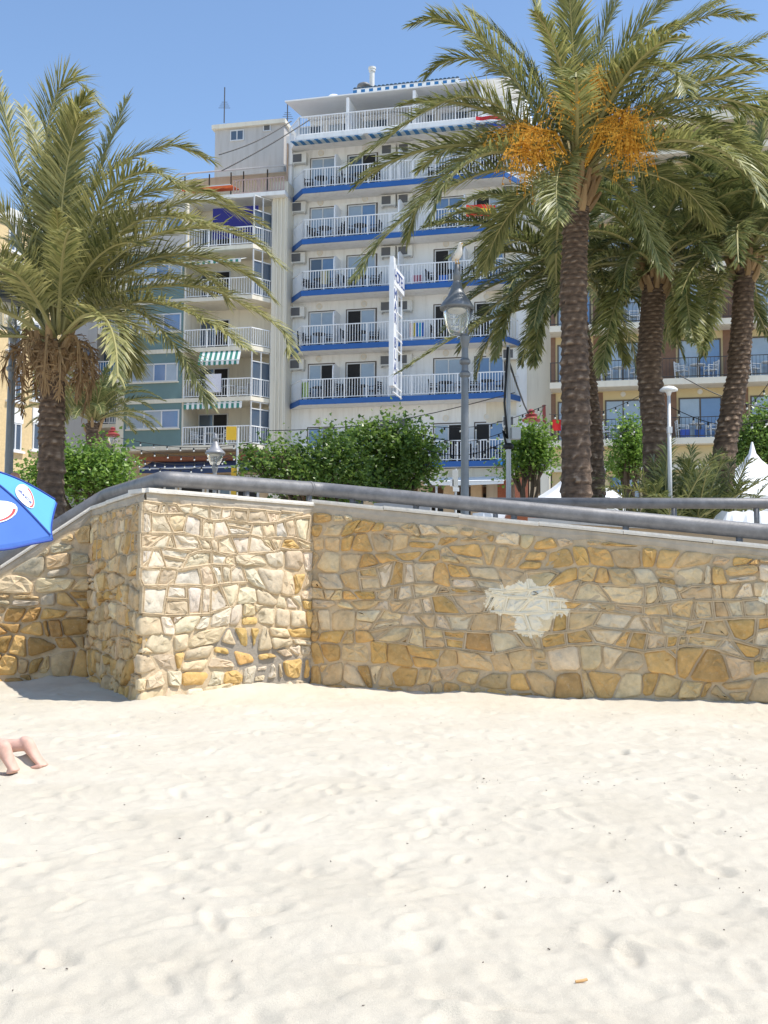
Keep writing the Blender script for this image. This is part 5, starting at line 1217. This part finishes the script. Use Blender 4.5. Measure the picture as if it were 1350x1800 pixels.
def bulbs(label, pts, Y, n, sag=.25):
    P0, P1 = at(*pts[0],Y), at(*pts[1],Y); t = thing('string_lights', label, 'string lights', P0, 0, 'festoon lights over the promenade'); d = P1-P0
    f = lambda s: d*s-Vector((0,0,sag*math.sin(math.pi*s))); MB().tube([f(k/16) for k in range(17)], .008, 4).obj('cable', M['wire'], t)
    b_ = MB(); so_ = MB()
    for k in range(n): c = f((k+.5)/n); b_.ball(c-Vector((0,0,.09)), .027, 6); so_.tube([c-Vector((0,0,.01)), c-Vector((0,0,.07))], .022, 5)
    stuff(so_.obj('sockets', M['wire'], t)); stuff(b_.obj('bulbs', M['bulb'], t))
bulbs('string of bulbs across the lowest teal panel', ((212,770),(470,773)), 30, 11); bulbs('string of bulbs just below the teal building floor band', ((214,784),(470,792)), 31, 11); bulbs('string of bulbs before the dark shop awning', ((212,800),(420,800)), 29, 12); bulbs('second string of bulbs hugging the dark shop awning', ((236,812),(400,806)), 28, 9)
bulbs('string of bulbs rising from hotel wall vents to the red lantern', ((740,748),(960,712)), 26, 8); bulbs('string of bulbs crossing the lowest hotel railing', ((735,762),(905,752)), 25, 9); bulbs('low string of bulbs beside the slim mast', ((745,790),(900,770)), 24, 8)
bulbs('string of bulbs between red towel and pale young tree', ((965,728),(1135,690)), 28, 8); bulbs('string of bulbs above the pale young tree', ((960,760),(1150,740)), 27, 8); bulbs('string of bulbs from slim white lamp to dark tree', ((1180,716),(1360,735)), 22, 7); bulbs('string of bulbs in front of the far right balconies', ((1290,715),(1365,650)), 24, 5)
def wire(label, a, b_, Ya, Yb, sag, r=.014):
    A_, B_ = at(*a,Ya), at(*b_,Yb); t = thing('overhead_cable', label, 'cable', A_, 0); d = B_-A_
    MB().tube([d*(k/14)-Vector((0,0,sag*math.sin(math.pi*k/14))) for k in range(15)], r, 5).obj('wire', M['wire'], t)
wire('long black cable sagging across the hotel front', (470,757), (905,690), 36, 30, .3); wire('cable running from penthouse wall to hotel terrace', (385,272), (512,213), 52, 56, .2, .03); wire('cable rising over the teal roof to the hotel', (390,300), (545,210), 52, 56, .1, .03)
wire('black cable sloping over the tan balconies', (1195,660), (1365,720), 26, 26, .15); wire('thin cable from hotel roof to the palm crown', (806,140), (905,118), 58, 50, .1, .025)

# ------------------------------------------------------------------ white tents and promenade furniture
def tent(label, px, ytop, yeave, half, Y):
    p = at(px,ytop,Y); ze = at(px,yeave,Y).z; t = thing('pagoda_tent', label, 'tent', (p.x,p.y,PROM), .12); h = p.z-PROM; he = ze-PROM; n = 4; mb = MB(); K = 10
    for k in range(K+1):
        s = k/K; rr_ = half*(s**1.55)+.02; zz = h-(h-he)*(s**.72)
        for i in range(16):
            a = i/16*4; side = int(a); f = a-side; cs_ = [(1,-1),(1,1),(-1,1),(-1,-1)]; c0, c1 = cs_[side], cs_[(side+1)%4]
            x, y = c0[0]+(c1[0]-c0[0])*f, c0[1]+(c1[1]-c0[1])*f; sagx = 1-.06*math.sin(f*math.pi)*s; mb.v.append((x*rr_*sagx, y*rr_*sagx, zz))
    for k in range(K):
        for i in range(16): mb.f.append((k*16+i, k*16+(i+1)%16, (k+1)*16+(i+1)%16, (k+1)*16+i))
    mb.obj('roof', M['tarp'], t, True)
    for (x0,y0,x1,y1) in ((-1,-1,1,-1),(1,-1,1,1),(1,1,-1,1),(-1,1,-1,-1)):
        w = MB(); N_ = 28; V = []
        for k in range(N_+1):
            s = k/N_; wv = .035*math.sin(k*1.9)+.02*math.sin(k*.7); nx, ny = (y1-y0)/2, -(x1-x0)/2
            for zz, am in ((he+.02,0),(he*.5,1),(.02,1.3)): V.append(((x0+(x1-x0)*s)*half+nx*wv*am, (y0+(y1-y0)*s)*half+ny*wv*am, zz))
        w.add(V, [(3*k+j,3*k+j+1,3*k+4+j,3*k+3+j) for k in range(N_) for j in range(2)]).obj('side_wall', M['tarp'], t, True)
    for sx in (-1,1):
        for sy in (-1,1): MB().tube([(sx*half*.98,sy*half*.98,0),(sx*half*.98,sy*half*.98,he)], .04, 6).obj('pole', M['frame'], t)
tent('white pagoda tent with sharp peak beside the far right palm', 1322, 777, 884, 2.4, 35); tent('white tent half hidden behind the tallest palm trunk', 1014, 795, 884, 1.45, 34)
# covered cart with wheel
p = at(1320, 925, 18); ct = thing('covered_cart', 'low white covered cart with a black wheel behind the handrails', 'cart', (p.x,p.y,PROM), -.05)
mb = MB(); N_ = 20; V = []
for k in range(N_+1):
    x = -.55+1.5*k/N_; wv = .02*math.sin(k*2.1)
    for (y, zz) in ((-.4+wv,.14),(-.42+wv,.40),(-.36,.58+wv*.7),(0,.62+wv),(.4,.58),(.42,.14)): V.append((x, y, zz*(.8 if k == 0 else 1)))
mb.add(V, [(6*k+j,6*k+6+j,6*k+7+j,6*k+1+j) for k in range(N_) for j in range(5)]+[tuple(range(6)), tuple(6*N_+5-j for j in range(6))]).obj('cover', M['tarp'], ct)
for x in (-.36,.7): 
    w = MB().tube([(x,-.47,.16),(x,-.33,.16)], .16, 18).obj('wheel', M['wire'], ct); MB().tube([(x,-.475,.16),(x,-.46,.16)], .07, 12).obj('hub', M['galv'], w)
# low things glimpsed over the ramp wall
p = at(690, 905, 15.5); pw_ = thing('planter', 'low grey concrete planter box behind the ramp handrail', 'planter', (p.x,p.y,PROM), -.1); zt_ = at(690,886,15.5).z-PROM
MB().box(-.25,.55,-.2,.2,0,zt_).obj('trough', M['grey_paint'], pw_); MB().box(-.2,.5,-.15,.15,zt_-.02,zt_+.01).obj('soil', M['wood'], pw_)
p = at(880, 925, 16); tt = thing('table', 'low white cloth covered table behind the ramp handrail', 'table', (p.x,p.y,PROM), .1); zt_ = at(880,903,16).z-PROM
mb = MB(); V = []
for k in range(25):
    a = 2*math.pi*k/24; wv = 1+.08*math.sin(k*2.6); V += [(.42*math.cos(a),.3*math.sin(a),zt_),(.46*math.cos(a)*wv,.34*math.sin(a)*wv,zt_*.3)]
mb.add(V, [(2*k,2*k+1,2*k+3,2*k+2) for k in range(24)]+[tuple(2*k for k in range(24))]).obj('tablecloth', M['tarp'], tt); MB().tube([(0,0,0),(0,0,zt_)], .05, 8).obj('leg', M['frame'], tt)
p = at(922, 925, 15.6); pt = thing('plant_pot', 'wide terracotta pot behind the ramp handrail', 'pot', (p.x,p.y,PROM)); zt_ = at(922,906,15.6).z-PROM
MB().lathe([(.14,0),(.2,zt_*.5),(.25,zt_-.05),(.28,zt_-.04),(.28,zt_),(.23,zt_),(.2,zt_-.06)], 16).obj('bowl', M['terracotta'], pt, True); MB().lathe([(.21,zt_-.06),(.02,zt_-.05)], 12).obj('soil', M['wood'], pt)

# ------------------------------------------------------------------ beach umbrella
UY = 9.6; c1 = at(89, 941, UY); Ru = .86
va = Vector((-.2,.737,.376)); vb = Vector((-.6,-.583,-.13)); nU = va.cross(vb).normalized()
if nU.z < 0: nU = -nU
C0 = c1+(va.normalized()+vb.normalized()).normalized()*Ru; ap = C0+nU*.42; f1 = 0.
e1 = (c1-C0).normalized(); e2 = nU.cross(e1).normalized()
if e2.dot(va) < 0: e2 = -e2
um = thing('beach_umbrella', 'blue beach umbrella with round white logo beside the sloping stair wall', 'umbrella', (0,0,0))
cor = [C0+(e1*math.cos(f1+k*math.pi/3)+e2*math.sin(f1+k*math.pi/3))*Ru for k in range(6)]
def panel_pt(a, b_, s, t):      # s down from apex, t across
    p = ap.lerp(a.lerp(b_, t), s); return p + nU*(.05*math.sin(s*math.pi)) - nU*.045*math.sin(t*math.pi)*s + (C0-a.lerp(b_,t))*.035*math.sin(t*math.pi)*s**4
for k in range(6):
    a, b_ = cor[k], cor[(k+1)%6]; mb = MB(); V = []; K = 10
    for i in range(K+1):
        for j in range(K+1): V.append(panel_pt(a,b_,i/K,j/K))
    mb.add(V, [(i*(K+1)+j, (i+1)*(K+1)+j, (i+1)*(K+1)+j+1, i*(K+1)+j+1) for i in range(K) for j in range(K)])
    pn = mb.obj('canopy_panel', M['u_lit'] if k%2 == 0 else M['u_shaded'], um, True)
    # valance and binding
    V = []; dn = -nU*.035
    for j in range(K+1):
        q_ = panel_pt(a,b_,1,j/K); V += [q_, q_+dn+(q_-C0).normalized()*.02+dn*.12*math.sin(j*1.4)]
    MB().add(V, [(2*j,2*j+1,2*j+3,2*j+2) for j in range(K)]).obj('valance', M['u_lit'] if k%2 == 0 else M['u_shaded'], um)
    MB().tube([V[2*j+1] for j in range(K+1)], .011, 5).obj('binding', M['u_trim'], um)
    MB().tube([panel_pt(a,b_,i/K,0)+nU*.004 for i in range(K+1)], .009, 5).obj('seam', M['u_trim'], um)
    MB().tube([ap-nU*.05, a-nU*.03], .008, 5).obj('rib', M['frame'], um)
    # printed logo
    def pp(x, y, off=.006):     # local plane coords round the panel's middle
        s = .66+y; t = .5+x/max(.3,s); return panel_pt(a,b_,s,t)+nU*off
    N_ = 22; rl = .20
    def disc(r0, r1, off, m_, nm, a0=0, a1=2*math.pi, par=pn):
        V = []
        for i in range(N_+1):
            g = a0+(a1-a0)*i/N_; V += [pp(r0*math.cos(g)*1.3, r0*math.sin(g)*.62, off), pp(r1*math.cos(g)*1.3, r1*math.sin(g)*.62, off)]
        MB().add(V, [(2*i,2*i+2,2*i+3,2*i+1) for i in range(N_)]).obj(nm, m_, par)
    disc(.001, rl, .010, M['rail_white'], 'logo_disc'); disc(rl*.80, rl*.93, .014, M['cloth_red'], 'logo_ring', .1, 2.4)
    if k == 0:
        me = text_mesh('AsCa', .08, M['u_trim'], .001); me2 = me
        # lettering follows the cloth, upright as seen from the beach
        pc = pp(0,0,.018); ex_ = (pp(0,.12,.018)-pp(0,-.12,.018)).normalized(); zz_ = nU; 
        tang = (b_-a).normalized(); nrm_ = ex_.cross(tang).normalized()
        if nrm_.dot(CAM-pc) < 0: nrm_ = -nrm_
        xr = Vector((1,0,0)); xr = (xr-nrm_*xr.dot(nrm_)).normalized(); yr = nrm_.cross(xr)
        o = link('logo_text', me, um); o.matrix_world = Matrix.Translation(pc) @ Matrix((xr,yr,nrm_)).transposed().to_4x4()
elb = C0-nU*.55; base = Vector((elb.x, elb.y, -.25))
MB().tube([ap+nU*.07, C0, elb], .018, 8).obj('tilted_pole', M['frame'], um, True); MB().tube([elb, base], .02, 8).obj('pole', M['frame'], um, True); MB().ball(elb, .035, 10).obj('tilt_joint', M['frame'], um, True)
MB().tube([ap, ap+nU*.06, ap+nU*.10], [.03,.025,.008], 8).obj('tip', M['u_trim'], um)

# ------------------------------------------------------------------ people
def skin_body(verts, edges, rad, root, m, sub=2, name='body', parent=None):
    me = bpy.data.meshes.new(name); me.from_pydata([tuple(v) for v in verts], edges, []); o = bpy.data.objects.new(name, me); C.objects.link(o)
    md = o.modifiers.new('skin','SKIN'); sk = me.skin_vertices[0].data
    for i, r_ in enumerate(rad): sk[i].radius = r_ if isinstance(r_, tuple) else (r_, r_)
    sk[root].use_root = True; md.use_smooth_shade = True
    o.modifiers.new('sub','SUBSURF').levels = sub; o.modifiers['sub'].render_levels = sub
    dg = bpy.context.evaluated_depsgraph_get(); m2 = bpy.data.meshes.new_from_object(o.evaluated_get(dg)); bpy.data.objects.remove(o)
    m2.materials.clear(); m2.materials.append(m); m2.polygons.foreach_set('use_smooth',[True]*len(m2.polygons)); return link(name, m2, parent)
# sunbather lying face down, toes dug into the sand
T1 = onz(79, 1351, .0); T2 = onz(29, 1360, .0)
pb_ = thing('person', 'barefoot person lying face down on the sand, only feet and calves visible', 'person', (0,0,0))
V = []; E_ = []; Rd = []
def av(p, r_, par=None):
    V.append(Vector(p)); Rd.append(r_); 
    if par is not None: E_.append((par, len(V)-1))
    return len(V)-1
hx = T1.x-1.02; hy = (T1.y+T2.y)/2+.02
bm_ = MB()
def ell(mb, rings, n=18):           # rings: (cx,cy,cz,rx,ry) stacked in z
    k = len(mb.v)
    for (cx_,cy_,cz_,rx_,ry_) in rings:
        for j_ in range(n): g_ = 2*math.pi*j_/n; mb.v.append((cx_+rx_*math.cos(g_), cy_+ry_*math.sin(g_), cz_))
    for a_ in range(len(rings)-1):
        for j_ in range(n): mb.f.append((k+a_*n+j_, k+a_*n+(j_+1)%n, k+(a_+1)*n+(j_+1)%n, k+(a_+1)*n+j_))
    mb.f.append(tuple(k+j_ for j_ in range(n-1,-1,-1))); mb.f.append(tuple(k+(len(rings)-1)*n+j_ for j_ in range(n)))
for s_, T_, lean in ((1,T1,.55),(-1,T2,.35)):
    x, y = T_.x, T_.y; w_ = lambda z: -lean*z
    ell(bm_, [(x-.034,y,.004,.030,.048),(x-.014,y,.026,.034,.056),(x-.014+w_(.05),y,.05,.034,.056),(x-.022+w_(.08),y,.08,.039,.050),(x-.030+w_(.115),y,.115,.046,.045),(x-.036+w_(.145),y,.145,.054,.044),(x-.032+w_(.17),y,.17,.051,.042),(x-.024+w_(.19),y,.19,.040,.034),(x-.022+w_(.204),y,.204,.020,.018)])
    for k in range(5):
        yy = y-s_*(.046-.023*k); l_ = .066-.007*k; bm_.tube([(x-.012,yy,.024),(x-.012-l_*.6,yy,.015),(x-.012-l_,yy,.013)], [.0145-.001*k,.0135-.001*k,.008], 8)
    hx0 = x-.035+w_(.15)
    bm_.tube([(hx0+.01,y,.152),(hx0-.06,y,.147),(hx0-.13,y+.003,.140),(hx0-.21,y+.004,.136),(hx0-.30,y+.004,.126),(hx0-.38,y,.105),(hx0-.45,y-s_*.005,.085),(hx0-.56,y-s_*.02,.085),(hx+.20,hy+s_*.085,.11),(hx+.02,hy+s_*.09,.13)], [.040,.041,.047,.062,.070,.066,.062,.068,.086,.097], 16)
    bm_.tube([(hx-.44,hy+s_*.10,.15),(hx-.50,hy+s_*.19,.13),(hx-.62,hy+s_*.30,.07),(hx-.68,hy+s_*.33,.05),(hx-.78,hy+s_*.22,.045),(hx-.86,hy+s_*.13,.045),(hx-.90,hy+s_*.09,.05)], [.07,.055,.045,.042,.037,.028,.03], 12)
    for k in range(5): bm_.tube([(hx-.90,hy+s_*(.125-.018*k),.05),(hx-.95+.008*abs(k-2),hy+s_*(.125-.019*k),.046),(hx-.985+.012*abs(k-2),hy+s_*(.122-.019*k),.03)], .010, 6)
bm_.tube([(hx+.12,hy,.12),(hx,hy,.14),(hx-.12,hy,.13),(hx-.28,hy,.135),(hx-.42,hy,.15),(hx-.52,hy,.155),(hx-.60,hy,.18),(hx-.66,hy,.20)], [.10,.145,.125,.13,.145,.12,.065,.058], 20)
bm_.ball((hx-.74,hy,.225), .098, 18)
bd = bm_.obj('body', M['skin'], None, True); md = bd.modifiers.new('remesh','REMESH'); md.mode = 'VOXEL'; md.voxel_size = .0065; md.use_smooth_shade = True
sm_ = bd.modifiers.new('smooth','SMOOTH'); sm_.iterations = 4; sm_.factor = .5
dg = bpy.context.evaluated_depsgraph_get(); m2 = bpy.data.meshes.new_from_object(bd.evaluated_get(dg)); bpy.data.objects.remove(bd)
m2.polygons.foreach_set('use_smooth',[True]*len(m2.polygons)); link('body', m2, pb_)
MB().tube([(hx-.14,hy,.14),(hx-.05,hy,.145),(hx+.06,hy,.14),(hx+.14,hy,.135)], [.135,.152,.155,.14], 20).obj('swim_shorts', M['cloth_red'], pb_, True)
hr_ = MB().ball((hx-.745,hy,.275), .10, 14, .85).obj('hair', M['wood'], pb_, True)
for s in (-1,1): MB().ball((hx-.855,hy+s*.032,.235), .011, 8).obj('eye', M['wire'], pb_, True)
MB().tube([(hx-.85,hy,.24),(hx-.885,hy,.215),(hx-.86,hy,.20)], [.012,.016,.012], 8).obj('nose', M['skin'], pb_, True)
# bald person walking down the stairs behind the umbrella
hp0 = at(27, 838, 15.0); g0_ = hp0.z-1.62; X_, Y_ = hp0.x, hp0.y
pw2 = thing('person', 'bald person in dark blue shirt walking down the stairs behind umbrella', 'person', (0,0,0))
V = []; E_ = []; Rd = []
pel = av((X_+.02,Y_,g0_+.92),(.16,.11)); ch = av((X_,Y_,g0_+1.15),(.155,.11),pel); ch2 = av((X_,Y_,g0_+1.36),(.17,.11),ch); nk = av((X_,Y_,g0_+1.49),.06,ch2); hd = av((X_-.01,Y_,g0_+1.59),(.085,.08),nk); hd2 = av((X_-.01,Y_,g0_+1.69),(.07,.075),hd)
for s in (-1,1):
    h_ = av((X_+.02,Y_+s*.09,g0_+.86),.09,pel); k_ = av((X_-.08*s-.02,Y_+s*.09,g0_+.47+.04*s),.058,h_); a_ = av((X_-.02+.10*s,Y_+s*.09,g0_+.09+.06*s),.038,k_); f_ = av((X_-.14+.10*s,Y_+s*.09,g0_+.04+.06*s),(.04,.03),a_); av((X_-.2+.10*s,Y_+s*.09,g0_+.03+.06*s),(.035,.02),f_)
    s_ = av((X_,Y_+s*.2,g0_+1.37),.055,ch2); e_ = av((X_+.1*s+.02,Y_+s*.25,g0_+1.08),.042,s_); w_ = av((X_-.05+.14*s,Y_+s*.22,g0_+.86),.032,e_); p_ = av((X_-.08+.15*s,Y_+s*.22,g0_+.78),(.035,.022),w_)
    for k in range(5): q_ = av((X_-.06+.15*s-.018*k,Y_+s*.22,g0_+.73),.010,p_); av((X_-.065+.15*s-.018*k,Y_+s*.215,g0_+.69+.006*abs(k-2)),.009,q_)
skin_body(V, E_, Rd, 0, M['skin_tan'], 2, 'body', pw2)
MB().tube([(X_,Y_,g0_+.93),(X_,Y_,g0_+1.1),(X_,Y_,g0_+1.3),(X_,Y_,g0_+1.42),(X_,Y_,g0_+1.47)], [.185,.18,.19,.16,.08], 18).obj('shirt', M['cloth_blue'], pw2, True)
MB().tube([(X_+.02,Y_,g0_+.62),(X_+.02,Y_,g0_+.8),(X_+.02,Y_,g0_+.95)], [.19,.19,.175], 18).obj('shorts', M['awn_white'], pw2, True)
for s in (-1,1): MB().ball((X_-.01,Y_+s*.088,g0_+1.62), .025, 8).obj('ear', M['skin_tan'], pw2, True); MB().ball((X_-.085,Y_+s*.03,g0_+1.645), .011, 8).obj('eye', M['wire'], pw2, True)
MB().tube([(X_-.085,Y_,g0_+1.64),(X_-.115,Y_,g0_+1.605),(X_-.085,Y_,g0_+1.59)], [.010,.017,.012], 8).obj('nose', M['skin_tan'], pw2, True)

# ------------------------------------------------------------------ litter on the sand
q = random.Random(77)
p = onz(1021,1724); o = MB().tube([(-.016,0,.006),(.006,.003,.008),(.02,.008,.010)], [.0045,.005,.0045], 8).obj('cigarette_end', M['butt']); o.location = (p.x,p.y,sandz(p.x,p.y)); tag(o, 'small tan cigarette end lying on the sand', 'litter')
tw = MB()
for i in range(170):
    y = q.uniform(2.6,10.5); x = q.uniform(-1,1)*(.36*y+.2)
    if q.random() < .3: g_ = onz(q.choice([1310,1290,1060,850]), q.choice([1380,1370,1465,1560])); x, y = g_.x+q.gauss(0,.07), g_.y+q.gauss(0,.12)
    z_ = sandz(x,y); l_ = q.uniform(.002,.006)*(y/5)**.5; a_ = q.uniform(0,3.1); tw.bar((x-l_*math.cos(a_),y-l_*math.sin(a_),z_+.003),(x+l_*math.cos(a_),y+l_*math.sin(a_),z_+.004)  ,q.uniform(.002,.0035))
stuff(tag(tw.obj('twig_litter', M['pebble']), 'tiny dark twigs and shell bits strewn on the sand', 'debris'))
